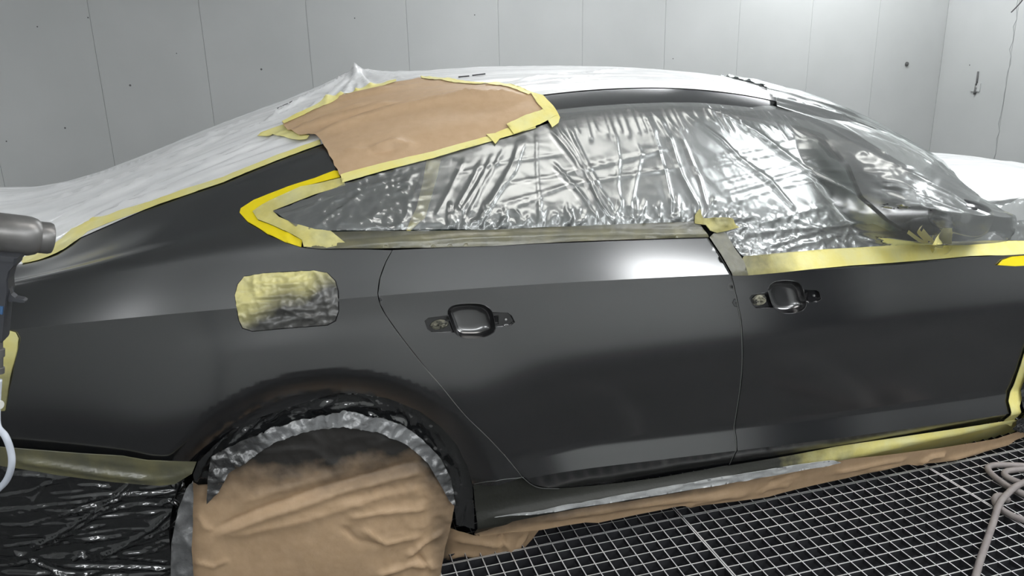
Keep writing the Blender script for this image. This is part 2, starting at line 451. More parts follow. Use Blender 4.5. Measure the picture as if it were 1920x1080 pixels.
    if sharp_e:
        me = o.data; at = me.attributes.new('sharp_edge', 'BOOLEAN', 'EDGE')
        ev = np.zeros(len(me.edges) * 2, int); me.edges.foreach_get('vertices', ev); ev = np.sort(ev.reshape(-1, 2), 1)
        at.data.foreach_set('value', [(int(p_), int(q_)) in sharp_e for p_, q_ in ev])
    if sp is not None:
        at = o.data.attributes.new('spray', 'FLOAT', 'POINT'); at.data.foreach_set('value', np.clip(sp, 0, 2).astype(np.float32))
    return o
def folds(surf, specs):
    """specs: (photo polyline, height, half-width); returns the sum of the folds as a displacement"""
    ls = [(np.array(surf.px(*p)), a, w_) for p, a, w_ in specs]
    def f(V):
        d = np.zeros(len(V))
        for ln, a, w_ in ls:
            lo, hi = ln.min(0) - 4 * w_, ln.max(0) + 4 * w_
            m = np.all((V > lo) & (V < hi), 1)
            if not m.any(): continue
            q, t = seg_dist(V[m], ln); d[m] += a * np.exp(-(q / w_ / .9) ** 1.3) * np.clip(np.minimum(t, 1 - t) * 8 + .15, 0, 1)
        return d
    return f

# ================================================================== THE BOOTH
# back wall of upright steel panels
seams = [on_y(p, q, WALL_Y)[0] for p, q in [(185, 130), (390, 140), (580, 85), (764, 60), (935, 60), (1092, 60), (1247, 60), (1385, 60), (1520, 60), (1645, 60)]]
sp_ = (seams[-1] - seams[0]) / 9
xs = [REAR_X] + [seams[0] - sp_ * k for k in (5, 4, 3, 2, 1)] + seams + [END_X]
wb = MB().box(REAR_X - .1, END_X + .1, WALL_Y + .012, WALL_Y + .1, -.6, CEIL).build('wall_back', 'wall_joint'); tag(wb, kind='structure')
for a, b in zip(xs[:-1], xs[1:]):
    wob = rng.normal(0, .0015)
    MB().box(a + .0008, b - .0008, WALL_Y + wob * .3, WALL_Y + .014, -.6, CEIL).build('wall_panel', 'wall', wb)
we = MB().box(END_X + .012, END_X + .1, NEAR_Y, WALL_Y, -.6, CEIL).build('wall_right', 'wall_joint'); tag(we, kind='structure')
e1 = on_x(1893, 120, END_X)[1]; ys = [WALL_Y, e1, e1 - .98, e1 - 1.96, e1 - 2.94, e1 - 3.92, NEAR_Y]
for a, b in zip(ys[:-1], ys[1:]):
    MB().box(END_X, END_X + .014, b + .0012, a - .0012, -.6, CEIL).build('wall_panel', 'wall', we)
tag(MB().box(REAR_X - .1, REAR_X, NEAR_Y, WALL_Y, -.6, CEIL).build('wall_left', 'wall'), kind='structure')
new_mat('wall_white', (.74, .75, .74), .5)
tag(MB().box(REAR_X, END_X, NEAR_Y - .1, NEAR_Y, -.6, CEIL).build('wall_front', 'wall_white'), kind='structure')
tag(MB().box(REAR_X, END_X, NEAR_Y, WALL_Y, CEIL, CEIL + .1).build('ceiling', 'ceiling'), kind='structure')

# floor: dark pit under steel gratings, each one square metre with 45 mm mesh
floor = tag(MB().box(REAR_X, END_X, NEAR_Y, WALL_Y, -.30, -.22).build('floor', 'pit'), kind='structure')
JX, JY = 1.112, .078
NB = 22; PITCH = .9975 / NB
barx = MB().box(-.497, .497, -.0019, .0019, -.032, -.001); bary = MB().box(-.0017, .0017, -.497, .497, -.016, 0.)
edgex = MB().box(-.4985, .4985, -.0022, .0022, -.034, .0005); edgey = MB().box(-.0022, .0022, -.4985, .4985, -.034, .0005)
protos = {}
def worn(o):                                   # upper edges rubbed to bare steel
    o.data.materials.append(MATS['grating_worn'])
    for p in o.data.polygons:
        if p.normal.z > .9: p.material_index = 1
def bar(kind, x, y, parent):
    mbs = dict(barx=barx, bary=bary, edgex=edgex, edgey=edgey)[kind]; nm_ = dict(barx='bearing_bar', bary='cross_bar', edgex='edge_bar', edgey='edge_bar')[kind]
    if kind not in protos:
        o = mbs.build(nm_, 'grating'); protos[kind] = o.data; worn(o)
    else: o = link(nm_, protos[kind], None)
    o.parent = parent; o.location = (x, y, 0)
    return o
whole = None
for i in range(-5, 4):
    for j in range(-3, 3):
        cx, cy = JX + i + .5, JY + j + .5
        if cx - .5 > END_X or cx + .5 < REAR_X or cy - .5 > WALL_Y or cy + .5 < NEAR_Y: continue
        seen = i in (-1, 0, 1) and j == -1 or i in (0, 1) and j == 0
        if seen:
            g = empty('grating_panel', (cx, cy, 0)); g.parent = floor
            for k in range(1, NB):
                t = -.49875 + PITCH * k
                bar('barx', 0, t, g); bar('bary', t, 0, g)
            for t in (-.4965, .4965): bar('edgex', 0, t, g); bar('edgey', t, 0, g)
        else:
            if whole is None:
                mb = MB()
                for k in range(0, NB + 1):
                    t = np.clip(-.49875 + PITCH * k, -.4965, .4965)
                    mb.box(-.497, .497, t - .0016, t + .0016, -.032, -.001); mb.box(t - .0013, t + .0013, -.497, .497, -.016, 0)
                o = mb.build('grating_panel', 'grating', floor); whole = o.data; worn(o)
            else: o = link('grating_panel', whole, None, floor)
            o.location = (cx, cy, 0)

# lamps: rows of tube fittings along the ceiling edges (outside the picture, seen in the paint), and fill panels added on the near wall
def lamp(cx, cy, lx, ly, tilt, label, m='lamp', z=None, name='ceiling_light'):
    e = empty(name, (cx, cy, CEIL - .08 if z is None else z)); e.rotation_euler = (tilt, 0, 0)
    tag(e, label, 'light', 'booth ceiling lights')
    MB().box(-lx / 2 - .03, lx / 2 + .03, -ly / 2 - .03, ly / 2 + .03, .005, .04).build('housing', 'lamp_frame', e)
    MB().box(-lx / 2, lx / 2, -ly / 2, ly / 2, -.006, .004).build('diffuser', m, e)
lamp(-3.1, 1.75, 1.3, .40, 0, 'white ceiling light above the far rear corner outside the picture')
lamp(1.5, 1.75, 1.4, .40, 0, 'white ceiling light above the far side of the roof outside the picture', 'lamp_mid')
lamp(3.7, 2.35, 1.5, .40, 0, 'white ceiling light above the far front corner outside the picture')
lamp(1.25, -.62, 1.2, .45, 0, 'dimmer white ceiling light over the rear door side outside the picture', 'lamp_low')
lamp(3.3, -.85, 1.3, .75, 0, 'large white ceiling light over the front door side outside the picture', 'lamp_mid')
lamp(2.85, -2.38, .85, .40, 0, 'bright white ceiling light near the near wall outside the picture')
lamp(-1.0, NEAR_Y + .06, 1.5, .42, math.pi / 2, 'added fill panel high behind the rear wheel side outside the picture', 'lamp_dim', z=2.05, name='fill_panel')  # unseen panels added as frontal fill for paper, tape and grating
lamp(1.25, NEAR_Y + .06, 1.5, .42, math.pi / 2, 'added fill panel high behind the door side outside the picture', 'lamp_dim', z=2.05, name='fill_panel')
lamp(-2.5, -2.1, 1.0, .5, 0, 'dimmer white ceiling light behind the car tail outside the picture', 'lamp_dim')

# ================================================================== THE CAR
car = empty('car', (1.2, .93, 0)); tag(car, 'matt black painted liftback car masked for spraying', 'car')
CX = Matrix.Translation((-1.2, -.93, 0))
def P_(o):                                     # parent to the car keeping world place
    o.parent = car; o.matrix_parent_inverse = CX; return o
SHUT_R = [(734, 469), (722, 491), (711, 521), (707, 550), (711, 570), (722, 591), (752, 633), (788, 679), (830, 728), (873, 780), (916, 822), (977, 892)]
SHUT_B = [(1327, 446), (1350, 479), (1371, 517), (1374, 530), (1381, 560), (1389, 600), (1392, 650), (1389, 720), (1380, 780), (1377, 803), (1380, 822), (1379, 849), (1368, 872)]
CUP_R = [(840, 590), (840, 582), (845, 576), (855, 571), (872, 569), (889, 569), (905, 571), (916, 577), (923, 585), (927, 600), (929, 615), (926, 623), (915, 630),
         (900, 634), (879, 635), (865, 633), (855, 626), (850, 618), (845, 603)]
LB_R = [(845, 603), (840, 591), (822, 593), (803, 596), (796, 602), (801, 617), (809, 623), (827, 624), (853, 624), (850, 618)]
RB_R = [(924, 586), (952, 586), (960, 592), (966, 604), (959, 610), (929, 615), (927, 600)]
HOLE_R = [(796, 602), (803, 596), (822, 593), (840, 590), (840, 582), (845, 576), (855, 571), (872, 569), (889, 569), (905, 571), (916, 577), (923, 585), (952, 586),
          (960, 592), (966, 604), (959, 610), (929, 615), (926, 623), (915, 630), (900, 634), (879, 635), (865, 633), (855, 626), (852, 623.5), (827, 624), (809, 623), (801, 617)]
CUP_F = [(1440, 545), (1443, 536), (1452, 529), (1470, 526), (1487, 527), (1498, 531), (1505, 540), (1510, 560), (1512, 573), (1505, 582), (1490, 587), (1474, 588),
         (1463, 586), (1451, 577), (1445, 563)]
LB_F = [(1445, 563), (1440, 548), (1409, 553), (1405, 559), (1411, 572), (1417, 578), (1432, 578), (1452, 577), (1449, 572)]
RB_F = [(1507, 543), (1530, 544), (1536, 547), (1541, 560), (1534, 566), (1512, 570), (1510, 560)]
HOLE_F = [(1405, 559), (1409, 553), (1440, 547), (1443, 536), (1452, 529), (1470, 526), (1487, 527), (1498, 531), (1505, 540), (1506.5, 543), (1530, 544), (1536, 547),
          (1541, 560), (1534, 566), (1511.5, 570), (1512, 573), (1505, 582), (1490, 587), (1474, 588), (1463, 586), (1452, 577.5), (1432, 578), (1417, 578), (1411, 572)]
def shift(l, dx, dy=0): return [(a + dx, b + dy) for a, b in l]
x_end = px((1374, 530))[0][0]
# body side: quarter panel, rear pillar, roof rail and front pillar in one pressing
WIN_OUT = [(602, 467), (565, 464), (535, 455), (502, 440), (465, 417), (450, 400), (452, 392), (477, 376), (540, 351), (590, 335), (627, 321), (700, 302), (800, 273), (900, 249),
           (1040, 224), (1100, 214), (1200, 205), (1300, 204), (1400, 212), (1490, 234), (1545, 252), (1594, 311), (1618, 368), (1666, 411), (1728, 448)]
loop = px((-60, 844), (20, 849), (139, 858), (231, 864), (278, 872), (330, 874)) + px(*ARCH_EDGE) + px((887, 908), (977, 896)) + px(*SHUT_R[::-1]) + px((690, 468)) + px(*WIN_OUT)
s12 = float(np.interp(12.25, np.arange(K), S))
xr = px((1728, 448))[0][0]
loop += [(xr + .25, float(np.interp(9.2, np.arange(K), S))), (xr + .38, float(np.interp(10, np.arange(K), S))), (xr + .38, s12)]
loop += [(x, s12) for x in np.linspace(xr + .3, -.95, 40)]
loop += [(-.98, S[8]), (-.98, S[5])]
body = P_(sheet('body_side', loop, 'paint', step=.014, off=0, pix=False, sharp=(S[6],), skirt=.014))
def bend_skirt(o): pass
door_r = px(*shift(SHUT_R, 2.2)) + px((1000, 909), (1027, 914), (1085, 912), (1201, 899), (1290, 885), (1365, 871)) + px(*shift(SHUT_B[::-1], -1.6)) + px((1200, 450.5), (1100, 454), (920, 462.5), (800, 466))
rd = P_(sheet('rear_door', door_r, 'paint', step=.014, off=0, pix=False, sharp=(S[3], S[6]), skirt=.014, holes=[px(*HOLE_R)]))
door_f = px(*shift(SHUT_B, 1.6)) + px((1371, 872), (1471, 854), (1571, 836), (1720, 813), (1874, 790), (1888, 778), (1893, 755), (1908, 700), (1925, 640), (1940, 560), (1944, 500)) + \
    [(px((1944, 500))[0][0] - .01, S[8])] + px((1800, 426), (1640, 434), (1500, 441), (1405, 446))
fd = P_(sheet('front_door', door_f, 'paint', step=.014, off=0, pix=False, sharp=(S[3], S[6]), skirt=.014, holes=[px(*HOLE_F)]))
# backing behind the gaps (inner structure) and glass
inner = P_(sheet('inner_shell', along(2.3, .62, 2.35, 30) + along(8.6, 2.35, -.05, 40) + along(6, -.05, .2, 6) + [(.42, S[5])], 'groove', step=.05, off=-.034, pix=False))
frame = P_(sheet('window_surround', px((440, 400)) + along(8.0, -.18, xr + .35, 40) + along(12.1, xr + .35, -.18, 40), 'black_plastic', step=.03, off=-.016, pix=False))
sheet('quarter_window', [(520, 399), (600, 372), (700, 338), (792, 310), (770, 380), (748, 434), (600, 433), (552, 418)], 'glass', body, off=-.008, step=.03)
sheet('side_window', [(800, 307), (900, 279), (1000, 255), (1100, 228), (1200, 216), (1262, 214), (1290, 300), (1325, 412), (1100, 424), (920, 432), (765, 434), (785, 380)], 'glass', rd, off=-.008, step=.03)
sheet('side_window', [(1285, 214), (1400, 222), (1480, 240), (1535, 258), (1588, 313), (1612, 368), (1660, 411), (1715, 448), (1640, 418), (1500, 428), (1405, 433), (1345, 416), (1310, 310)], 'glass', fd, off=-.008, step=.03)
# fine bright edge of each panel gap and of the crease (dust on the panel edges)
def strip(name, pts, r, material, parent, off=.0):
    q = np.array(surf_spline(pts)); N = skin_n(q[:, 0], q[:, 1]); V = skin(q[:, 0], q[:, 1]) + N * off
    return tube(name, V, r, material, parent, 6)
def surf_spline(pts, n=6): return spline(px(*pts), n)
strip('seam_edge', SHUT_R, .0013, 'seam_dust', body, -.0012)
strip('seam_edge', [(977, 893), (1000, 911), (1027, 916.5), (1085, 914.5), (1201, 901.5), (1290, 887), (1365, 873.5)], .0012, 'seam_dust', rd, -.0012)
strip('seam_edge', SHUT_B, .0013, 'seam_dust', fd, -.002)
strip('seam_edge', [(887, 907.5), (930, 902), (977, 896)], .0011, 'seam_dust', body, -.0004)

# door handle recesses
def handle(door, cup, lb, rb, blob, screw_px, slot_px):
    c = np.array(px(*cup)); ctr = c.mean(0); ctr[1] -= .004
    c = spline(c, 4, True); n = len(c)
    N0 = skin_n(ctr[None, 0], ctr[None, 1])[0]
    prof = [(1.0, 0.0), (.985, .003), (.96, .009), (.91, .017), (.84, .024), (.72, .029), (.55, .031), (.3, .031), (.02, .031)]
    V = []
    for k, d in prof:
        q = ctr + (c - ctr) * k; up = (q[:, 1] - ctr[1]) / (c[:, 1].max() - ctr[1])
        dd = d * (1 + .06 * np.clip(up, -1, 1))                       # deeper under the upper edge, shallow scoop below
        V.append(skin(q[:, 0], q[:, 1]) - N0 * (dd + .0005)[:, None])
    V = np.concatenate(V); Fc = [(i * n + k, i * n + (k + 1) % n, (i + 1) * n + (k + 1) % n, (i + 1) * n + k) for i in range(len(prof) - 1) for k in range(n)]
    Fc.append(tuple(range((len(prof) - 1) * n, len(prof) * n)))
    hc = mesh('handle_cup', V, [f[::-1] for f in Fc], 'cup_black', door, True)
    rim = np.concatenate([skin(c[:, 0], c[:, 1]) - N0 * .0006, skin(c[:1, 0], c[:1, 1]) - N0 * .0006])
    lo = [i for i in range(n)]
    tube('cup_rim', rim, .0011, 'gloss_black', hc, 6)
    for b in (lb, rb):
        pl = sheet('handle_bracket', b, 'gloss_black', door, off=-.010, step=.012, skirt=-.0095)
        q = np.array(px(*b)); q = np.concatenate([q, q[:1]])
        tube('bracket_rim', skin(q[:, 0], q[:, 1]) - N0 * .0008, .0009, 'gloss_black', pl, 6)
    # crumpled tape stuffed in the lock hole
    q = np.array(px(*blob)); qc = q.mean(0); rx, ry = np.ptp(q[:, 0]) / 2, np.ptp(q[:, 1]) / 2
    V, Fc = [], []; nu, nv = 14, 9; base = skin(qc[None, 0], qc[None, 1])[0] - N0 * .0105
    for i in range(nv + 1):
        for k in range(nu):
            th, ph = i / nv * math.pi / 2, k / nu * 2 * math.pi; r = math.cos(th) ** .5 if i < nv else 0.0
            j = .75 + .5 * rng.random()
            V.append(base + np.array([rx * r * math.cos(ph) * (.85 + .2 * rng.random()), 0, ry * r * math.sin(ph) * (.85 + .2 * rng.random())]) + N0 * .010 * math.sin(th) * j)
    for i in range(nv):
        for k in range(nu): Fc.append((i * nu + k, i * nu + (k + 1) % nu, (i + 1) * nu + (k + 1) % nu, (i + 1) * nu + k))
    o = mesh('tape_plug', V, Fc, 'tape_grey' if 'tape_grey' in MATS else 'tape', door)
    # latch slot and screw in the other bracket
    a = np.array(px(*slot_px)); a0, a1 = a.min(0), a.max(0)
    mid = (a0 + a1) / 2; b0 = skin(mid[None, 0], mid[None, 1])[0] - N0 * .0098
    hx, hz = (a1 - a0) / 2
    m_ = MB(); th = .0016
    for (u0, u1, v0, v1) in ((-hx, hx, hz - th, hz), (-hx, hx, -hz, -hz + th), (-hx, -hx + th, -hz, hz), (hx - th, hx, -hz, hz)):
        m_.box(b0[0] + u0, b0[0] + u1, b0[1] - .003, b0[1] + .002, b0[2] + v0, b0[2] + v1)
    sl = m_.build('latch_slot', 'gloss_black', door)
    MB().box(b0[0] - hx + th, b0[0] + hx - th, b0[1] - .0006, b0[1] + .004, b0[2] - hz + th, b0[2] + hz - th).build('slot_hole', 'groove', sl)
    p = px(screw_px)[0]; b0 = skin(np.array([p[0]]), np.array([p[1]]))[0] - N0 * .0099
    lathe('screw', b0, N0, [(0, .0042), (.0015, .0042), (.003, .003), (.0032, .0012), (.002, .001)], 'steel', door, 14)
new_mat('tape_grey', (.28, .27, .20), .35, noise=(60, (.05, .05, .045), .4, .6))
handle(rd, CUP_R, LB_R, RB_R, [(808, 599), (841, 599), (841, 620), (808, 620)], (950, 600), [(928, 592), (937, 610)])
handle(fd, CUP_F, LB_F, RB_F, [(1413, 554), (1440, 554), (1440, 573), (1413, 573)], (1530, 555), [(1511, 549), (1519, 564)])

# wheel, tyre and wheel housing
wc = np.array([ARCH_C[0] - .005, .20, .30]); WR = .30
whl = lathe('wheel', (wc[0], .07, wc[2]), (0, 1, 0), [(0, .19), (.004, .27), (.02, WR - .012), (.05, WR), (.2, WR), (.22, WR - .02), (.23, .2)], 'rubber', None, 40); P_(whl)
V, Fc = [], []; n = 40
for i, (y, r) in enumerate(((.035, ARCH_R + .012), (.5, ARCH_R + .02))):
    for k in range(n): a = math.pi * (k / (n - 1)); V.append((ARCH_C[0] + r * math.cos(a), y, ARCH_C[1] + r * math.sin(a)))
Fc = [(k, k + 1, n + k + 1, n + k) for k in range(n - 1)]
P_(mesh('wheel_housing', V, Fc, 'groove', None, True))
P_(MB().box(-.9, 2.6, .30, 1.6, .22, .30).build('underbody', 'groove'))
P_(sheet('sill_panel', along(0.2, .42, 2.6, 30) + along(2.15, 2.6, .42, 30), 'black_plastic', step=.04, off=-.04, pix=False))
# bonnet and windscreen base in front
def bonnet_z(x, y): return 1.0 - .10 * ((x - 2.4) / 1.1) ** 2 * np.sign(x - 2.4) - .09 * ((y - CENTER) / .85) ** 4 - .02 * (x - 2.4)
class Bonnet:
    @staticmethod
    def P(x, y): return np.stack([x, y, bonnet_z(x, y)], -1)
    @staticmethod
    def N(x, y):
        e = 3e-3; n = np.cross(Bonnet.P(x + e, y) - Bonnet.P(x - e, y), Bonnet.P(x, y + e) - Bonnet.P(x, y - e)); return n / np.linalg.norm(n, axis=-1)[:, None]
BON = Bonnet()
P_(sheet('bonnet', [(2.35, .20), (3.4, .26), (3.4, 1.60), (2.35, 1.66)], 'paint', surf=BON, step=.06, off=-.01, pix=False))
fx = px((1944, 520))[0][0] + .006
P_(sheet('front_fender', along(2.4, fx - .01, 2.84, 8) + [(2.84, S[6])] + along(8.3, 2.84, fx, 8) + [(fx, S[6])] + px((1929, 640), (1912, 700), (1897, 755)), 'paint', step=.025, off=0, pix=False, sharp=(S[6],), skirt=.012))

# side mirror
mc = on_y(1800, 405, -.06)
def superell(name, c, r, ex, material, parent=None, rot=0., nu=28, nv=16):
    V, Fc = [], []
    for i in range(nv + 1):
        th = -math.pi / 2 + math.pi * i / nv
        for k in range(nu):
            ph = 2 * math.pi * k / nu
            f = lambda v: math.copysign(abs(v) ** ex, v)
            p = np.array([r[0] * f(math.cos(th)) * f(math.cos(ph)), r[1] * f(math.cos(th)) * f(math.sin(ph)), r[2] * f(math.sin(th))])
            ca, sa = math.cos(rot), math.sin(rot); p = np.array([p[0] * ca - p[2] * sa, p[1], p[0] * sa + p[2] * ca]); V.append(c + p)
    for i in range(nv):
        for k in range(nu): Fc.append((i * nu + k, i * nu + (k + 1) % nu, (i + 1) * nu + (k + 1) % nu, (i + 1) * nu + k))
    return mesh(name, V, Fc, material, parent, True)
mir = superell('mirror_housing', mc, (.085, .075, .055), .7, 'paint', None, -.3); P_(mir)
tube('mirror_arm', [mc + np.array([-.02, .06, -.04]), mc + np.array([-.03, .14, -.06]), mc + np.array([-.035, .2, -.07])], .03, 'black_plastic', mir, 10)

# ================================================================== MASKING
def thing(o, label, cat, group=None): return tag(o, label, cat, group)
# ---- film over the roof, rear screen and windscreen
peak = on_y(672, 134, .95); PX, PY = peak[0], peak[1]
RF = [(p, a * 1.9, w_ * .8) for p, a, w_ in [
    ([(130, 440), (260, 375), (420, 310), (560, 255)], .006, .008), ([(110, 400), (250, 350), (400, 300), (520, 250)], .005, .007),
    ([(60, 385), (200, 345), (350, 290), (480, 235)], .005, .006), ([(20, 372), (160, 340), (300, 295), (430, 245)], .005, .006),
    ([(150, 425), (300, 350), (420, 300), (600, 230)], .006, .007), ([(180, 410), (330, 355), (470, 300), (560, 268)], .005, .006),
    ([(220, 395), (340, 350), (440, 315)], .004, .006), ([(300, 330), (450, 270), (540, 235)], .004, .005), ([(90, 420), (200, 370), (330, 320)], .005, .007),
    ([(260, 315), (380, 265), (480, 222)], .004, .006), ([(672, 136), (640, 190), (610, 215)], .008, .012), ([(672, 136), (655, 180), (640, 205)], .007, .009),
    ([(672, 136), (620, 185), (560, 225)], .007, .010), ([(672, 136), (690, 165), (700, 178)], .006, .010), ([(672, 136), (600, 180), (500, 230)], .007, .010),
    ([(672, 136), (740, 155), (790, 160)], .006, .009), ([(672, 136), (675, 160), (672, 190)], .006, .008), ([(560, 205), (480, 240), (400, 275)], .004, .006),
    ([(950, 165), (1050, 155), (1140, 143)], .004, .008), ([(960, 155), (1080, 140), (1200, 135)], .003, .008), ([(1250, 160), (1340, 163), (1450, 180)], .004, .008),
    ([(1300, 150), (1400, 168), (1500, 195)], .004, .007), ([(1350, 152), (1430, 168), (1520, 203)], .003, .006)]]
rfold = folds(SKIN, RF)
def roof_disp(V, P):
    d = np.hypot(P[:, 0] - PX, P[:, 1] - PY)
    tent = .056 * np.exp(-(d / .08)) + .006 * np.exp(-(d / .4) ** 2)
    ang = np.arctan2(P[:, 1] - PY, P[:, 0] - PX)
    rad = .006 * np.sin(ang * 15) * np.exp(-((d - .12) / .12) ** 2)
    long_ = .006 * (ridged(P[:, 0] * 1.1, P[:, 1] * 20 + P[:, 0] * 2, 3) - 1)
    edge = smooth(0, .06, V[:, 1] - S[12])
    return .0006 + (.004 + tent + rad + long_ * .9 + rfold(V) * 1.0) * edge
x0 = -1.0
xa_ = px((1455, 190))[0][0]
rf = sheet('masking_film', along(12.02, x0, xa_, 60) + along(12.6, xa_ + .10, xa_ + .12, 2) + along(14, xa_ + .16, xa_ + .17, 2) + along(16.9, xa_ + .1, x0, 30), 'roof_film', step=.011, off=.001, pix=False, disp=roof_disp)
thing(rf, 'white translucent plastic film covering the roof and rear screen of the car', 'plastic film')
P_(sheet('windscreen', along(12.15, xa_ - .2, 2.45, 24) + along(15.8, 2.45, xa_ - .2, 24), 'glass', step=.05, off=-.006, pix=False))
WSF = folds(SKIN, [([(1470, 192), (1560, 222), (1650, 270), (1760, 340)], .010, .008), ([(1500, 192), (1600, 236), (1700, 292), (1800, 350)], .009, .007), ([(1440, 180), (1520, 203), (1610, 246), (1720, 310)], .007, .006)])
cf = sheet('masking_film', along(11.45, xa_ - .04, 2.46, 40) + along(16.5, 2.46, xa_ + .1, 24) + along(14, xa_ + .13, xa_ + .12, 2) + along(12.6, xa_ + .05, xa_ + .04, 2), 'film', step=.010, off=.008, pix=False,
           disp=lambda V, P: .006 + WSF(V) + .010 * (ridged(V[:, 0] * 1.6 + V[:, 1] * .3, V[:, 1] * 18, 3) - 1))
thing(cf, 'clear streaky plastic film over the windscreen and front pillar', 'plastic film')
# dim printed marks on the film
for pts in ([(522, 199), (530, 195)], [(532, 194), (541, 190)], [(545, 188), (553, 184)], [(860, 140), (880, 138)], [(886, 137), (910, 134)]):
    q = np.array(px(*shift(pts, 0, 9))); V = skin(q[:, 0], q[:, 1]) + skin_n(q[:, 0], q[:, 1]) * .008
    tube('printed_mark', V, .0022, 'ink', rf, 6)
bf = sheet('masking_film', [(2.2, .16), (3.42, .22), (3.42, 1.66), (2.2, 1.70)], 'roof_film', surf=BON, step=.03, off=.006, pix=False,
           disp=lambda V, P: .012 * ridged(V[:, 0] * 1.2, V[:, 1] * 9, 3))
thing(bf, 'pale plastic film draped over the bonnet at the right edge', 'plastic film')

# ---- clear film over the side windows, the front pillar and the mirror
WF = [([(905, 300), (880, 350), (845, 410), (838, 432)], .007, .005), ([(925, 290), (895, 350), (860, 405), (850, 432)], .007, .005), ([(945, 280), (905, 350), (880, 400), (868, 430)], .006, .005),
      ([(975, 265), (960, 310), (925, 370), (885, 428)], .009, .007), ([(983, 262), (965, 320), (930, 370), (898, 425)], .007, .005), ([(870, 300), (845, 355), (815, 410)], .005, .005),
      ([(1005, 245), (1005, 300), (1008, 360), (1014, 425)], .005, .004), ([(1030, 245), (1075, 300), (1100, 340), (1125, 390), (1155, 425)], .010, .008),
      ([(1045, 240), (1080, 290), (1100, 330), (1120, 380), (1148, 425)], .007, .005), ([(1033, 305), (1060, 335), (1090, 370), (1122, 420)], .008, .005),
      ([(1060, 235), (1095, 300), (1125, 360), (1165, 425)], .006, .005), ([(1150, 250), (1158, 300), (1155, 350), (1165, 420)], .006, .005),
      ([(1190, 270), (1200, 290), (1190, 335), (1178, 395)], .006, .005), ([(1195, 200), (1225, 260), (1245, 330), (1258, 400)], .008, .006),
      ([(1215, 205), (1255, 265), (1275, 330), (1310, 395)], .007, .006), ([(1260, 230), (1285, 280), (1310, 340), (1325, 400)], .006, .004),
      ([(1280, 215), (1310, 235), (1350, 265), (1385, 300), (1440, 340), (1470, 375), (1490, 395)], .010, .007), ([(1355, 285), (1380, 308), (1420, 330), (1440, 348)], .006, .005),
      ([(1320, 205), (1365, 225), (1410, 250), (1480, 300), (1550, 350), (1600, 395), (1640, 430)], .013, .009), ([(1350, 205), (1400, 240), (1460, 285)], .006, .006),
      ([(1310, 320), (1400, 300), (1480, 285), (1570, 280)], .003, .004), ([(1330, 350), (1430, 325), (1560, 292)], .003, .004), ([(1340, 370), (1430, 345), (1590, 310)], .004, .004),
      ([(1360, 385), (1450, 355), (1600, 335)], .003, .004), ([(1400, 425), (1500, 400), (1620, 370)], .004, .005), ([(1330, 300), (1450, 275), (1560, 262)], .003, .004),
      ([(1400, 437), (1500, 430), (1640, 418), (1720, 405)], .006, .006), ([(1420, 470), (1540, 430), (1640, 408)], .006, .006), ([(1450, 472), (1560, 445), (1660, 425)], .005, .005),
      ([(1480, 410), (1560, 440), (1640, 455)], .005, .005),
      ([(1560, 250), (1640, 300), (1720, 355), (1780, 400)], .010, .008), ([(1520, 215), (1600, 260), (1700, 325), (1790, 385)], .010, .008), ([(1580, 300), (1660, 345), (1740, 385)], .009, .007),
      ([(1590, 340), (1670, 370), (1750, 400)], .007, .006), ([(1610, 375), (1680, 395), (1760, 415)], .006, .006), ([(1500, 200), (1590, 245), (1680, 300), (1770, 365)], .007, .006),
      ([(1600, 410), (1680, 415), (1740, 420)], .006, .005), ([(1620, 440), (1690, 440), (1735, 450)], .006, .005),
      ([(880, 420), (940, 400), (1060, 350)], .003, .004), ([(850, 330), (930, 310), (1060, 290)], .003, .004), ([(930, 350), (1080, 325), (1240, 285)], .003, .004),
      ([(920, 390), (1060, 350), (1280, 315)], .004, .004), ([(1040, 330), (1160, 300), (1260, 280)], .003, .004),
      ([(540, 388), (620, 372), (700, 350), (760, 330)], .005, .005), ([(560, 400), (660, 368), (760, 345)], .004, .004), ([(600, 420), (640, 395), (665, 375), (690, 360)], .006, .005),
      ([(745, 360), (765, 375), (762, 405), (745, 430)], .007, .006), ([(670, 400), (690, 415), (710, 428)], .007, .006), ([(690, 380), (720, 385), (750, 380)], .005, .006)]
for k in range(34):                                            # short gathers under the roof rail and crumples along the sill
    u = 1045 + k * 14.5 + rng.normal(0, 3); yt = np.interp(u, [1040, 1100, 1200, 1300, 1400, 1500], [228, 212, 203, 202, 210, 234])
    WF.append(([(u, yt - 6), (u + 8 + k * .5, yt + 22), (u + 14 + k, yt + 34 + rng.random() * 26)], .005, .0045))
for k in range(70):
    u = 830 + rng.random() * 490; yb = np.interp(u, [690, 920, 1099, 1307, 1400], [434, 432, 424, 416, 420]); l = 10 + 42 * rng.random()
    WF.append(([(u, yb - 2), (u + rng.normal(0, 9), yb - l)], .005, .003 + .003 * rng.random()))
wfold = folds(SKIN, WF)
MIRX = px((1800, 405))[0]
def win_disp(V, P):
    x, s_ = V[:, 0], V[:, 1]
    low = 1 - smooth(S[9], S[9] + .09, s_)
    cr = .0027 * low * (ridged(x * 40, s_ * 40, 3) - 1) * smooth(.0, .2, x + .2)
    crq = .0042 * (ridged(x * 30, s_ * 36, 3) - 1) * (1 - smooth(.25, .38, x))
    fine = .0016 * (ridged(x * 9 + s_ * 5, s_ * 12, 3) - 1)
    crb = .006 * (ridged(x * 36, s_ * 44, 2) - 1) * np.exp(-((x - 1.22) / .07) ** 2) * low
    mirror = .22 * np.exp(-((x - MIRX[0] - .02) / .12) ** 2 - ((s_ - MIRX[1] + .0) / .10) ** 2)
    tent = .10 * smooth(1.95, 2.35, x) * np.exp(-((s_ - MIRX[1]) / .22) ** 2)
    return .004 + cr + crq + fine + crb + wfold(V) * .62
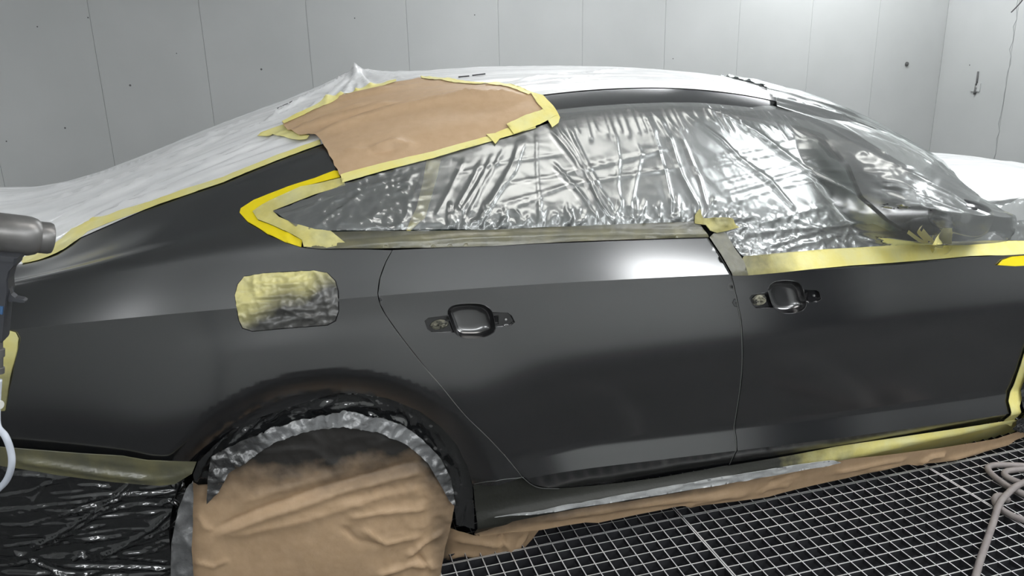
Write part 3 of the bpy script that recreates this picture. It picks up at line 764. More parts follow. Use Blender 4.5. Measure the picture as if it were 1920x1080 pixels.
wl = px((513, 400), (560, 432), (620, 434), (690, 434), (920, 432), (1099, 424), (1307, 416), (1345, 425), (1392, 482), (1539, 469), (1692, 459), (1747, 455), (1850, 452), (1935, 452))
xe = wl[-1][0]
wl += [(xe + .02, S[9]), (xe + .02, S[11])] + along(11.7, xe + .02, 1.75, 10) + along(11.5, 1.66, 1.5, 4) + along(11.15, 1.4, .62, 20) + px((1040, 230), (960, 258), (820, 296), (645, 348))
def over_mirror(P):
    dx, dz = P[:, 0] - mc[0] - .01, P[:, 2] - mc[2]; u = dx * .8 - dz * .6; v = dx * .6 + dz * .8
    u = np.where(u < 0, u / 1.9, u); e = (u / .10) ** 2 + (v / .09) ** 2; an = np.arctan2(v, u)
    w_ = (1 - smooth(.8, 7.0, e)) * (1 + .012 * np.sin(an * 17 + 2 * np.sin(an * 5)) * smooth(.8, 2.5, e)) * (1 + .05 * (ridged(P[:, 0] * 16, P[:, 2] * 16, 3) - 1) * smooth(.8, 2, e))
    zb = zcrease(P[:, 0]) * .45 + zbelt(P[:, 0]) * .55; w_ = w_ * smooth(zb, zb + .05, P[:, 2])
    P = P.copy(); P[:, 1] -= np.clip(P[:, 1] - (mc[1] - .088), 0, .27) * w_
    return P
wf = sheet('masking_film', wl, 'film', step=.0056, off=.004, pix=False, disp=win_disp, post=over_mirror)
thing(wf, 'clear wrinkled plastic film stretched over the side windows and door mirror', 'plastic film')

# ---- brown paper patch on the roof edge with its tapes
PF = folds(SKIN, [([(560, 225), (640, 200), (740, 178)], .006, .010), ([(600, 262), (700, 228), (800, 205), (900, 190), (985, 190)], .010, .018), ([(580, 250), (660, 225), (740, 205)], .006, .010),
                  ([(700, 285), (740, 275), (780, 280)], .006, .009), ([(695, 292), (730, 287), (745, 283)], -.005, .006), ([(620, 250), (720, 218), (820, 196)], -.005, .010),
                  ([(820, 195), (870, 192), (930, 196)], .005, .007), ([(640, 290), (690, 290), (760, 265)], .004, .012), ([(560, 255), (620, 228), (690, 205)], .004, .008)])
def pap_disp(V, P): return (roof_disp(V, P) + .004) * smooth(S[12] - .05, S[12], V[:, 1]) + .006 + np.clip(PF(V) * 2.2, -.005, .03) + .0035 * fbm(V[:, 0] * 14, V[:, 1] * 14, 3)
PAPER = [(534, 241), (575, 224), (616, 208), (691, 179), (740, 167), (794, 158), (873, 165), (942, 170), (997, 185), (1015, 200), (1028, 222), (1000, 240), (924, 263), (812, 296), (691, 329), (646, 343),
         (637, 331), (634, 322), (628, 315), (626, 306), (619, 297), (616, 288), (610, 280), (606, 272), (598, 265), (583, 260), (565, 262), (540, 252)]
pp = sheet('masking_paper', PAPER, 'paper', step=.012, off=.004, disp=pap_disp, skirt=.001)
thing(pp, 'crumpled brown masking paper taped over the roof edge above the rear window', 'masking paper')
def ptape(loop, parent, name='tape_strip', material='tape', off=.0, base=None, amp=.0015, step=.01, spray=None, sk=.0008, seed=0):
    f = base or (lambda V, P: 0)
    return sheet(name, loop, material, parent, step=step, off=off, disp=lambda V, P: f(V, P) + amp * (ridged(V[:, 0] * 30 + seed, V[:, 1] * 40 + seed, 2) - .6), skirt=sk, spray=spray)
ptape([(643, 348), (691, 333.5), (812, 301.5), (924, 268.5), (1003, 245), (1000, 226), (948, 246), (915, 260), (812, 289), (691, 318), (648, 330), (640, 333)], pp, off=.006, base=pap_disp)
ptape([(994, 184), (1018, 188), (1036, 206), (1048, 227), (1045, 236), (1033, 245), (1026, 234), (1020, 216), (1006, 200)], pp, off=.008, base=pap_disp, seed=3)
ptape([(948, 240), (975, 227), (1012, 214), (1030, 206), (1044, 222), (1010, 240), (984, 250), (962, 258)], pp, off=.009, base=pap_disp, amp=.003, seed=5)
ptape([(910, 258), (930, 256), (935, 266), (927, 276), (919, 266)], pp, off=.009, base=pap_disp, seed=7)
ptape([(486, 263), (492, 256), (534, 241), (541, 249), (583, 260), (578, 268), (562, 269), (520, 261)], pp, off=.007, base=lambda V, P: roof_disp(V, P) * .5 + .004, seed=9)
ptape([(534, 241), (616, 207), (691, 177), (745, 163), (746, 167), (692, 182), (617, 212), (538, 245)], pp, off=.007, base=pap_disp, seed=11, step=.008)
ptape([(790, 157), (873, 164), (942, 169), (1000, 184), (990, 188), (940, 174), (873, 168.5), (792, 160.5)], pp, off=.007, base=pap_disp, seed=13, step=.008)

# ---- tape along the edge of the roof film on the rear pillar
t = sheet('masking_tape', [(42, 495), (107, 476), (165, 435), (291, 387), (420, 343), (520, 302), (602, 272), (601, 265), (549, 283), (420, 333), (291, 377), (181, 414), (136, 430), (97, 468), (39, 485)], 'tape', step=.009, off=.0018,
          disp=lambda V, P: roof_disp(V, P) * 1.05 + .0012 * ridged(V[:, 0] * 20, V[:, 1] * 30, 2), skirt=.0008)
thing(t, 'long pale yellow tape strip sealing the roof film along the rear pillar', 'masking tape')
# ---- bright yellow tape round the rear corner of the side window
t = sheet('masking_tape', [(627, 321), (590, 335), (540, 351), (477, 376), (452, 392), (450, 400), (465, 417), (502, 440), (535, 455), (565, 464), (567, 452), (527, 432), (485, 415), (475, 399), (492, 387), (510, 377), (565, 352), (638, 333), (634, 322)],
          'tape_bright', step=.008, off=.003, disp=lambda V, P: .003 * ridged(V[:, 0] * 55, V[:, 1] * 14, 2) * (V[:, 1] < S[9] + .03) + .001 * vnoise(V[:, 0] * 40, V[:, 1] * 40), skirt=.002)
thing(t, 'bright yellow tape bent round the pointed rear corner of the side window', 'masking tape')
t = sheet('masking_tape', [(643, 335), (600, 346), (565, 352), (510, 377), (492, 387), (475, 399), (485, 415), (527, 432), (567, 452), (570, 464), (610, 466.5), (650, 458), (620, 436), (590, 432), (552, 422), (524, 410), (513, 398), (540, 387), (590, 367), (648, 350)],
          'tape', step=.008, off=.006, disp=lambda V, P: .0045 * ridged(V[:, 0] * 45 + V[:, 1] * 40, V[:, 1] * 40, 2) * (V[:, 1] < S[9] + .035) + .001 * vnoise(V[:, 0] * 60, V[:, 1] * 60), skirt=.001,
          spray=lambda V, P: .25 + .5 * smooth(.05, .22, V[:, 0]) * (V[:, 1] < S[9] + .01))
thing(t, 'pale yellow crinkled tape inside the bright yellow window corner', 'masking tape')
t = sheet('masking_tape', [(800, 301), (827, 297), (822, 320), (810, 365), (797, 408), (785, 418), (768, 434), (762, 432), (770, 412), (780, 392), (792, 345)], 'tape', step=.008, off=-.001,
          disp=lambda V, P: .002 * ridged(V[:, 0] * 20, V[:, 1] * 26, 2), skirt=.001)
thing(t, 'upright pale yellow tape strip across the rear side window under the film', 'masking tape')
# ---- taped window sill trim on the rear door
t = sheet('masking_tape', [(575, 465), (602, 467), (690, 467), (800, 465.5), (920, 462), (1100, 453), (1200, 449.5), (1327, 445.5), (1318, 432), (1307, 416), (1099, 424), (920, 432), (800, 434), (690, 435), (620, 437), (640, 452)], 'tape_olive', step=.009, off=.0055,
          disp=lambda V, P: .004 * np.exp(-((V[:, 1] - S[8] - .012) / .008) ** 2) + .0018 * ridged(V[:, 0] * 5, V[:, 1] * 50, 2), skirt=.004,
          spray=lambda V, P: .55 * smooth(S[8] + .012, S[9], V[:, 1]))
thing(t, 'overspray-greyed tape along the rear door window sill', 'masking tape')
# ---- front door: pale tape under the front window, grey diagonal tape, crumpled knot at the pillar
t = sheet('masking_tape', [(1374, 517), (1400, 516), (1594, 499), (1706, 491), (1817, 481), (1935, 475.5), (1935, 452), (1850, 452), (1747, 455), (1692, 459.5), (1539, 468.5), (1400, 479), (1392, 482)], 'tape', step=.012, off=.0055,
          disp=lambda V, P: .0012 * ridged(V[:, 0] * 4, V[:, 1] * 60, 2), skirt=.0012, spray=lambda V, P: .75 * (1 - smooth(1.27, 1.5, V[:, 0] + V[:, 1] * .1 - S[7] * .1)))
thing(t, 'wide pale yellow tape below the front side window', 'masking tape')
t = sheet('masking_tape', [(1328, 446), (1350, 479), (1371, 516.5), (1400, 516), (1392, 490), (1377, 470), (1360, 440), (1345, 428)], 'tape_olive', step=.009, off=.0075, disp=lambda V, P: .001 * vnoise(V[:, 0] * 50, V[:, 1] * 50), skirt=.001,
          spray=lambda V, P: .25 + 0 * V[:, 0])
thing(t, 'grey overspray-covered tape slanting down from the middle door pillar', 'masking tape')
t = sheet('masking_tape', [(1298, 406), (1306, 395), (1314, 412), (1350, 410), (1366, 412), (1380, 428), (1360, 434), (1340, 438), (1326, 434), (1318, 424), (1300, 420)], 'tape', step=.006, off=.011,
          disp=lambda V, P: .010 * ridged(V[:, 0] * 28, V[:, 1] * 30, 2) - .004, skirt=.002, spray=lambda V, P: .55 + 0 * V[:, 0])
thing(t, 'crumpled knot of dirty tape where the two side windows meet', 'masking tape')
t = sheet('masking_tape', [(1744, 458), (1750, 448), (1757, 440), (1769, 428), (1789, 429), (1788, 446), (1787, 459)], 'tape', surf=Flat(-.125), step=.006, off=.0,
          disp=lambda V, P: .008 * np.sin(V[:, 0] * 40) + .002 * ridged(V[:, 0] * 40, V[:, 1] * 40, 2), skirt=.001)
thing(t, 'small upright tape flap in front of the door mirror', 'masking tape')
t = sheet('masking_tape', [(1868, 497), (1878, 487), (1896, 481), (1935, 478), (1935, 497), (1900, 499)], 'tape_bright', step=.008, off=.006, disp=lambda V, P: .0015 * vnoise(V[:, 0] * 40, V[:, 1] * 40), skirt=.004)
thing(t, 'bright yellow tape tip on the front door at the right edge', 'masking tape')
# crumpled tapes and film ends under the mirror
tb = empty('tape_bundle', tuple(mc + np.array([-.02, .06, -.11]))); thing(tb, 'tangle of crumpled yellow tape under the wrapped door mirror', 'masking tape')
for k in range(9):
    a = np.array([rng.normal(0, .035), rng.normal(0, .012), rng.normal(0, .02)]); b = a + np.array([rng.normal(0, .05), rng.normal(0, .01), .03 + rng.random() * .03]); c = (a + b) / 2 + rng.normal(0, .015, 3)
    ln = spline([a, c, b], 8); wd = .004 + .004 * rng.random(); up = np.array([.3, -.2, .9]); up /= np.linalg.norm(up)
    V = np.concatenate([ln - up * wd, ln + up * wd]); n = len(ln)
    mesh('tape_strip', V, [(i, i + 1, n + i + 1, n + i) for i in range(n - 1)], 'tape', tb, True)

# ---- fuel flap wrapped in crumpled tape
FUEL = [(442, 555), (447, 534), (459, 520), (496, 514), (540, 511), (589, 509), (613, 513), (628, 528), (633, 546), (634, 582), (628, 600), (613, 609), (541, 614), (474, 620), (456, 614), (449, 600)]
fu = np.array(px(*FUEL)); fc = fu.mean(0)
FF = folds(SKIN, [([(465, 535), (540, 535), (590, 528)], .004, .006), ([(470, 560), (540, 555), (600, 560)], .005, .006), ([(460, 590), (530, 575), (600, 580)], .006, .008), ([(470, 605), (540, 600), (610, 588)], .005, .006),
                  ([(600, 520), (610, 560), (620, 600)], .005, .007), ([(520, 570), (560, 590), (600, 600)], .005, .006), ([(575, 540), (595, 552), (580, 560)], .008, .006)])
new_mat('tape_fuel', (.74, .68, .30), .3, ior=1.6, bump=(50, .4, .004), spray=(.10, .10, .095))
t = sheet('masking_tape', FUEL, 'tape_fuel', step=.0038, off=.003, disp=lambda V, P: .0075 * ridged(V[:, 0] * 26, V[:, 1] * 48, 3) + 1.6 * FF(V), skirt=.010,
          spray=lambda V, P: smooth(-.06, .05, (V[:, 0] - fc[0]) * .35 - (V[:, 1] - fc[1]) * .9 + .06 * (fbm(V[:, 0] * 15, V[:, 1] * 15, 2) - .5)) * 1.2 + .05)
thing(t, 'crumpled tape covering the fuel flap, half greyed with overspray', 'masking tape')
gp = sheet('flap_gap', shift([(440, 555), (445, 533), (458, 518), (496, 512), (540, 509), (589, 507), (614, 511), (630, 527), (635.5, 546), (636, 583), (630, 602), (614, 611), (541, 616), (473, 622), (454, 616), (447, 601)], 0), 'groove', body, step=.02, off=.0006)

# ---- rear lamp corner at the left edge
t = sheet('masking_tape', [(-20, 616), (12, 618), (30, 623), (36, 634), (33, 655), (24, 690), (16, 730), (10, 770), (-20, 770)], 'tape', step=.012, off=.003, disp=lambda V, P: .003 * ridged(V[:, 0] * 16, V[:, 1] * 18, 2), skirt=.004,
          spray=lambda V, P: .7 * smooth(S[6] - .01, S[6] - .16, V[:, 1]))
thing(t, 'yellow tape over the rear lamp beside the spray gun', 'masking tape')
# ---- bumper edge tape and hanging dark film, lower left
BT = Flat(-.054, lambda x, z: .10 * np.clip((.2 - x) / .85, 0, 2) ** 2 + .35 * np.clip(.455 + .02 * x - z, 0, 1))
BF = folds(BT, [([(30, 861), (110, 872), (185, 885), (296, 898)], .012, .008), ([(296, 898), (330, 893), (366, 880)], .005, .006), ([(150, 852), (190, 862), (270, 872)], .002, .003)])
t = sheet('masking_tape', [(-200, 822), (-40, 834), (30, 839), (139, 848), (231, 854), (278, 862), (320, 864), (369, 865), (361, 886), (329, 906), (301, 909), (213, 902), (104, 888), (30, 876), (-40, 864), (-200, 850)], 'tape_olive', surf=BT, step=.008, off=.004,
          disp=lambda V, P: BF(V) + .001 * ridged(V[:, 0] * 10, V[:, 1] * 40, 2), skirt=.004)
thing(t, 'olive-grey tape strip along the lower edge of the rear bumper', 'masking tape')
LF = Flat(.03, lambda x, z: .10 * np.clip((.2 - x) / .85, 0, 2) ** 2 + .05 * np.clip(.3 - z, 0, 1))
LFS = [([(245, 905), (205, 940), (150, 975), (100, 1005), (55, 1028)], .012, .007), ([(250, 912), (190, 960), (110, 1010), (50, 1035)], .008, .006), ([(325, 955), (290, 985), (250, 1010), (190, 1040)], .012, .008),
       ([(335, 970), (280, 1005), (200, 1035)], .010, .007), ([(110, 932), (200, 927), (300, 922)], .006, .004), ([(0, 955), (100, 945), (210, 930)], .006, .004), ([(160, 967), (260, 966), (300, 960)], .006, .004),
       ([(0, 980), (70, 981), (140, 978)], .006, .004), ([(0, 1002), (90, 1003), (200, 995), (300, 985)], .006, .004), ([(60, 1025), (150, 1010), (250, 1003)], .006, .004), ([(110, 1055), (200, 1060), (320, 1062)], .010, .008),
       ([(0, 1072), (100, 1070), (180, 1080)], .012, .010), ([(200, 1040), (260, 1045), (320, 1050)], .007, .005), ([(180, 1075), (240, 1078), (320, 1070)], .008, .007), ([(140, 1045), (155, 1035), (170, 1042)], .014, .008),
       ([(25, 1030), (60, 1045), (120, 1072)], .008, .006), ([(320, 900), (338, 915), (345, 905)], .010, .006), ([(0, 930), (60, 920), (110, 895)], .006, .005), ([(60, 945), (90, 905), (120, 900)], .006, .005),
       ([(250, 1020), (290, 1010), (330, 985)], .006, .004), ([(230, 1035), (290, 1030), (325, 1010)], .006, .004), ([(0, 890), (40, 888), (100, 893)], .005, .004), ([(300, 945), (320, 935), (335, 945)], .012, .007)]
LFS = [(p, a, w_ * .6) for p, a, w_ in LFS]
for k in range(46):
    u, v_ = rng.random() * 340, 905 + rng.random() * 180; l = 40 + 110 * rng.random(); sl = rng.normal(-.12, .12)
    LFS.append(([(u - l / 2, v_ - sl * l / 2), (u, v_ + rng.normal(0, 2)), (u + l / 2, v_ + sl * l / 2)], .003 + .004 * rng.random(), .0028))
lff = folds(LF, LFS)
t = sheet('masking_film', [(-230, 838), (-60, 850), (104, 872), (213, 888), (301, 895), (345, 890), (352, 930), (335, 1000), (338, 1110), (-260, 1110)], 'film_dark', surf=LF, step=.0048, off=.002,
          disp=lambda V, P: lff(V) * 1.15 + .006 * (ridged(V[:, 0] * 7, V[:, 1] * 12, 3) - 1) + .012 * fbm(V[:, 0] * 4, V[:, 1] * 4, 2))
thing(t, 'shiny black wrinkled plastic film hanging below the rear bumper', 'plastic film')
# ---- wheel: paper disc, silvery film band, black film in the arch
WS = Flat(.045, lambda x, z: -.03 * np.exp(-(((x - wc[0]) / .22) ** 2 + ((z - .22) / .25) ** 2)))
WFS = folds(WS, [([(402, 990), (480, 955), (600, 912), (700, 885), (795, 858)], -.012, .009), ([(400, 1003), (500, 965), (640, 918), (800, 875)], .012, .014), ([(420, 1005), (560, 975), (700, 930), (810, 905)], .008, .016),
                 ([(650, 968), (710, 958), (800, 950)], .008, .008), ([(680, 990), (720, 1015), (790, 1000)], .010, .010), ([(760, 1040), (800, 1010), (830, 990)], .012, .009), ([(700, 1075), (770, 1055), (820, 1060)], .012, .010),
                 ([(780, 1035), (800, 1060), (790, 1080)], -.010, .007), ([(450, 940), (560, 905), (660, 880)], .006, .012), ([(370, 960), (385, 985), (400, 990)], .006, .008), ([(365, 1050), (400, 1058), (430, 1045)], .006, .006),
                 ([(640, 985), (670, 1010), (720, 1020)], -.007, .008)])
PAP_W = [(363, 900), (372, 905), (395, 905), (420, 880), (429, 872), (472, 842), (514, 814), (569, 795), (643, 785), (709, 797), (759, 818), (798, 852), (822, 890), (838, 920), (850, 945), (842, 990), (834, 1020), (826, 1060), (822, 1110), (358, 1110), (356, 1000)]
def wheel_disp(V, P): return WFS(V) + .010 * fbm(V[:, 0] * 9, V[:, 1] * 9, 4) + .004 * ridged(V[:, 0] * 13 + V[:, 1] * 6, V[:, 1] * 18, 3) * smooth(.15, .4, V[:, 1] + V[:, 0] * .3) + .0045 * ridged(V[:, 0] * 24, V[:, 1] * 26, 2) * smooth(.0, .25, V[:, 0] - V[:, 1] * .3)
zt = on_y(640, 790, .04)[2]
t = sheet('masking_paper', PAP_W, 'paper', surf=WS, step=.0075, off=.004, disp=wheel_disp, skirt=.004,
          spray=lambda V, P: 1.35 * smooth(zt - .26, zt - .02, V[:, 1] + .10 * np.clip(V[:, 0] - .1, -.3, .3) + .05 * (fbm(V[:, 0] * 8, V[:, 1] * 14, 3) - .5)) + .5 * smooth(.24, .30, V[:, 0]))
thing(t, 'creased brown masking paper covering the rear wheel', 'masking paper')
BAND = [(390, 935), (392, 885), (398, 847), (448, 823), (507, 796), (573, 779), (643, 765), (697, 775), (748, 788), (787, 814), (822, 851), (842, 890), (850, 940), (838, 930), (822, 901), (798, 860), (759, 826), (709, 805), (643, 793), (569, 803), (514, 822), (472, 850), (429, 881), (412, 915)]
t = sheet('masking_film', BAND, 'film_silver', surf=WS, step=.006, off=.014, disp=lambda V, P: .012 * ridged(np.arctan2(V[:, 1] - wc[2], V[:, 0] - wc[0]) * 9, np.hypot(V[:, 1] - wc[2], V[:, 0] - wc[0]) * 14, 3) + .005 * ridged(V[:, 0] * 30, V[:, 1] * 30, 2), skirt=.004,
          spray=lambda V, P: .9 * smooth(.10, .26, np.abs(V[:, 0] - .08) - .03))
thing(t, 'silvery crinkled film band arching over the top of the wheel paper', 'plastic film')
AF = Flat(.034, lambda x, z: .10 * np.clip(ARCH_R - np.hypot(x - ARCH_C[0], z - ARCH_C[1]), -.02, .12))
ARCHF = ARCH_EDGE + [(889, 956), (891, 1001)]
AIN = [(862, 1002), (852, 960), (845, 900), (822, 855), (787, 818), (748, 793), (697, 781), (643, 772), (573, 786), (507, 803), (448, 830), (405, 860), (392, 905), (375, 925), (352, 960), (338, 1060), (340, 1110), (366, 1110), (362, 960), (360, 900), (364, 885)]
t = sheet('masking_film', ARCH_EDGE + [(889, 956), (890, 992), (856, 985), (850, 940), (840, 895), (818, 858), (787, 822), (748, 797), (697, 785), (643, 776), (573, 790), (507, 807), (448, 834), (412, 866), (392, 905), (366, 915), (362, 890)], 'film_dark', surf=AF, step=.006, off=.0,
          disp=lambda V, P: .008 * (ridged(np.arctan2(V[:, 1] - .3, V[:, 0]) * 5, np.hypot(V[:, 1] - .3, V[:, 0]) * 42, 3) - 1) * smooth(.0, .03, ARCH_R - np.hypot(V[:, 0] - ARCH_C[0], V[:, 1] - ARCH_C[1])))
thing(t, 'black crinkled plastic film lining the rear wheel arch', 'plastic film')
t = sheet('masking_film', [(366, 885), (352, 905), (338, 940), (326, 1000), (322, 1110), (366, 1110), (364, 1000), (366, 940)], 'film_silver', surf=WS, step=.006, off=.02,
          disp=lambda V, P: .018 * ridged(V[:, 0] * 34, V[:, 1] * 6, 3) + .004 * ridged(V[:, 0] * 40, V[:, 1] * 25, 2), spray=lambda V, P: .45 + 0 * V[:, 0])
thing(t, 'bunched grey plastic film hanging upright left of the wheel paper', 'plastic film')
# ---- sill: black oversprayed tape and brown paper
SL = Flat(.02, lambda x, z: .04 * np.clip((x - 1.3) / 1.2, 0, 2) ** 2 - .012 * np.exp(-((z - .165) / .03) ** 2) + .9 * np.clip(.15 - z, 0, .2) )
ST = [(887, 908), (930, 902), (977, 896), (1000, 909), (1027, 915), (1085, 913), (1201, 900), (1290, 886), (1367, 872), (1471, 855), (1571, 836), (1720, 814), (1874, 790), (1935, 781)]
SM = [(1935, 800), (1870, 823), (1719, 847), (1575, 864), (1500, 880), (1400, 903), (1290, 919), (1150, 940), (1050, 957), (960, 975), (889, 1000)]
def sfl(x): return smooth(1.35, 1.9, x)
SF = folds(SL, [([(920, 968), (1000, 958), (1060, 945), (1150, 930), (1290, 908), (1400, 890)], .014, .010), ([(1400, 889), (1480, 874), (1570, 858)], .006, .008), ([(1400, 870), (1600, 840), (1860, 800)], .002, .004)])
t = sheet('masking_tape', ST + SM, 'tape', surf=SL, step=.009, off=.004, disp=lambda V, P: SF(V) + .001 * ridged(V[:, 0] * 5, V[:, 1] * 60, 2), skirt=.002,
          spray=lambda V, P: 1.5 - 1.5 * smooth(1.1, 1.95, V[:, 0] + .6 * (V[:, 1] - zdoor(V[:, 0]) + .04)))
thing(t, 'long tape along the door sill, blackened at the rear and yellow at the front', 'masking tape')
SPB = [(889, 1000), (960, 975), (1050, 956), (1150, 938), (1290, 916), (1400, 899), (1500, 876), (1575, 860), (1719, 845), (1870, 821), (1935, 799), (1935, 815), (1920, 818), (1828, 852), (1760, 866), (1730, 868), (1719, 872), (1700, 870), (1610, 889),
       (1500, 915), (1440, 930), (1400, 936), (1308, 948), (1293, 951), (1283, 946), (1200, 962), (1120, 979), (1097, 978), (1060, 984), (1008, 993), (950, 997), (900, 1004)]
SP = Flat(.03, lambda x, z: .04 * np.clip((x - 1.3) / 1.2, 0, 2) ** 2 + .25 * np.clip(.13 - z, 0, .2))
SPF = folds(SP, [([(1000, 975), (1100, 960), (1200, 945), (1400, 920)], .008, .010), ([(1280, 948), (1320, 935), (1400, 925)], .007, .008), ([(1440, 905), (1470, 895), (1500, 885)], -.006, .007), ([(1560, 885), (1640, 868), (1700, 858)], .007, .010),
                 ([(1720, 870), (1740, 855), (1770, 850)], .010, .008), ([(1690, 868), (1660, 875), (1620, 882)], .006, .008), ([(1770, 862), (1830, 846), (1900, 826)], .006, .009), ([(1420, 925), (1440, 912), (1480, 908)], .006, .006)])
t = sheet('masking_paper', SPB, 'paper', surf=SP, step=.009, off=.001, disp=lambda V, P: 1.7 * SPF(V) + .006 * fbm(V[:, 0] * 8, V[:, 1] * 20, 3), skirt=.001,
          spray=lambda V, P: (.8 - .8 * smooth(1.15, 1.55, V[:, 0])) * smooth(.10, .16, V[:, 1] + .03 * fbm(V[:, 0] * 8, V[:, 1] * 20, 2)))
thing(t, 'long strip of brown masking paper hanging below the door sill', 'masking paper')
SE = Flat(-.002, lambda x, z: .04 * np.clip((x - 1.3) / 1.2, 0, 2) ** 2)
new_mat('silver_streak', (.42, .43, .43), .22, ior=1.9, bump=(70, .4, .004))  # pale strip added for the silver highlight streak along the sill
sheet('silver_streak', [(925, 967), (1000, 957), (1060, 945), (1160, 927), (1290, 903), (1400, 884), (1480, 871), (1560, 861), (1575, 866), (1480, 884), (1400, 898), (1290, 916), (1160, 937), (1060, 953), (1000, 962)], 'silver_streak', t, surf=SE, step=.006, off=.006,
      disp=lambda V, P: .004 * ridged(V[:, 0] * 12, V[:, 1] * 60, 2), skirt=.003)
FL = Flat(.06, lambda x, z: .35 * np.clip(.14 - z, -.05, .2) + .02 * np.sin(x * 22))
FLF = folds(FL, [([(850, 1010), (900, 1012), (950, 1020), (965, 1042)], .016, .012), ([(940, 998), (945, 1020), (930, 1040)], -.012, .010), ([(830, 1050), (870, 1035), (930, 1045)], .012, .012), ([(985, 1000), (972, 1020), (966, 1042)], .012, .008)])
t = sheet('masking_paper', [(832, 985), (860, 995), (889, 1001), (940, 997), (1012, 990), (998, 1008), (985, 1022), (966, 1045), (952, 1044), (932, 1041), (929, 1048), (915, 1049), (890, 1062), (866, 1076), (840, 1090), (815, 1095), (820, 1040)], 'paper', surf=FL, step=.008, off=.0,
          disp=lambda V, P: FLF(V) + .008 * fbm(V[:, 0] * 12, V[:, 1] * 12, 3), skirt=.001, spray=lambda V, P: .8 * (1 - smooth(.30, .37, V[:, 0])))
thing(t, 'loose brown paper flap on the floor between wheel and sill', 'masking paper')
# ---- front edge of the front door: folded yellow tape and dark film beyond
t = sheet('masking_tape', [(1878, 791), (1893, 773), (1888, 752), (1897, 722), (1907, 695), (1920, 655), (1935, 610), (1950, 620), (1932, 690), (1916, 735), (1908, 760), (1909, 775), (1893, 797)], 'tape', step=.008, off=.006, disp=lambda V, P: .002 * ridged(V[:, 0] * 20, V[:, 1] * 20, 2), skirt=.002)
thing(t, 'narrow yellow tape up the front edge of the front door', 'masking tape')
t = sheet('masking_film', [(1906, 735), (1925, 670), (1960, 600), (1990, 790), (1930, 806), (1890, 800), (1908, 775)], 'film_dark', step=.008, off=.01, disp=lambda V, P: .012 * ridged(V[:, 0] * 12, V[:, 1] * 14, 3))
thing(t, 'dark crinkled film beyond the front door at the right edge', 'plastic film')

# ================================================================== LOOSE THINGS
# air hose coiled on the grating at the right
def fl(*pts, z=.012): return [on_z(a, b, z) for a, b in pts]
HR = .0105
h1 = fl((1828, 1086), (1838, 1050), (1852, 1010), (1862, 980), (1872, 955), (1888, 935), (1910, 918), (1945, 908), (1990, 925), (1980, 970), (1940, 978), (1905, 970), (1878, 955), (1866, 942), (1868, 931), (1880, 930), (1890, 938))
h1 = [p + np.array([0, 0, .020 if 4 <= i <= 7 else 0]) for i, p in enumerate(h1)]
h1[-1][2] += .0
h2 = fl((1990, 950), (1950, 935), (1920, 927), (1895, 915), (1870, 898), (1855, 884), (1853, 876), (1865, 872), (1890, 872), (1930, 874), (1980, 880))
h3 = fl((1990, 930), (1950, 918), (1915, 906), (1895, 898), (1885, 892), (1884, 886), (1895, 882), (1930, 880), (1980, 888), z=.014)
hs = empty('air_hose', tuple(fl((1900, 930), z=0)[0])); thing(hs, 'grey air hose lying in loops on the floor grating', 'hose')
hm = Matrix.Translation(-Vector(hs.location))
for hp in (h1, h2, h3):
    o = tube('hose_loop', spline(hp, 10), HR, 'hose', hs, 12); o.matrix_parent_inverse = hm

# blow gun on its stand at the left edge
GY = -.72
gb = [on_y(-90, 428, GY), on_y(97, 447, GY + .05)]
ax = gb[1] - gb[0]; Lg = np.linalg.norm(ax); ax /= Lg
pxm = lambda n: n * np.linalg.norm(on_y(0, 440, GY) - on_y(10, 440, GY)) / 10
gun = empty('spray_gun', tuple(on_y(-40, 600, GY))); thing(gun, 'grey metal blow gun with trigger and hose at the left edge', 'tool')
gm = Matrix.Translation(-Vector(gun.location))
def G_(o, par=gun):
    o.parent = par
    if par is gun: o.matrix_parent_inverse = gm
    return o
bl = G_(lathe('barrel', gb[0], ax, [(0, pxm(36)), (pxm(30), pxm(45)), (pxm(130), pxm(45)), (pxm(143), pxm(44)), (pxm(155), pxm(40)), (pxm(160), pxm(36))], 'gun_metal', None, 40))
G_(lathe('nozzle', gb[0] + ax * pxm(156), ax, [(0, pxm(35)), (pxm(6), pxm(36)), (pxm(24), pxm(36)), (pxm(30), pxm(34)), (pxm(31.5), pxm(30)), (pxm(28), pxm(27)), (pxm(5), pxm(26))], 'gun_metal', None, 40))
def prism(name, pts, y, th, material, parent=None, bev=.003):
    """outline in the gun's plane given thickness, with bevelled edges"""
    q = np.array([on_y(a, b, y) for a, b in pts]); c = q.mean(0); n = len(q)
    lay = [(-th / 2, .9), (-th / 2 + bev, 1.0), (th / 2 - bev, 1.0), (th / 2, .9)]; V = []
    for d, k in lay:
        r = c + (q - c) * [k, 1, 1 - (1 - k) * .3]; r[:, 1] += d; V.append(r)
    V = np.concatenate(V); Fc = [tuple(range(n))[::-1], tuple(range(3 * n, 4 * n))]
    for i in range(3):
        for k in range(n): Fc.append((i * n + k, i * n + (k + 1) % n, (i + 1) * n + (k + 1) % n, (i + 1) * n + k))
    o = mesh(name, V, Fc, material, parent); return G_(o) if parent is None else o
prism('handle', [(-60, 470), (-20, 474), (38, 482), (36, 492), (26, 502), (21, 520), (22, 542), (20, 552), (17, 575), (14, 600), (10, 636), (-28, 636), (-34, 560), (-50, 510)], GY + .005, .034, 'gun_dark')
prism('trigger', [(19, 538), (23, 550), (31, 556), (46, 559), (51, 562), (50, 565), (40, 565), (27, 563), (17, 564), (14, 556)], GY, .014, 'gun_dark')
prism('blue_label', [(-12, 565), (14.5, 568), (13, 583), (-12, 580)], GY + .004, .036, 'gun_blue')
prism('collar', [(-64, 462), (40, 478), (38, 486), (-62, 476)], GY + .004, .04, 'gun_dark')
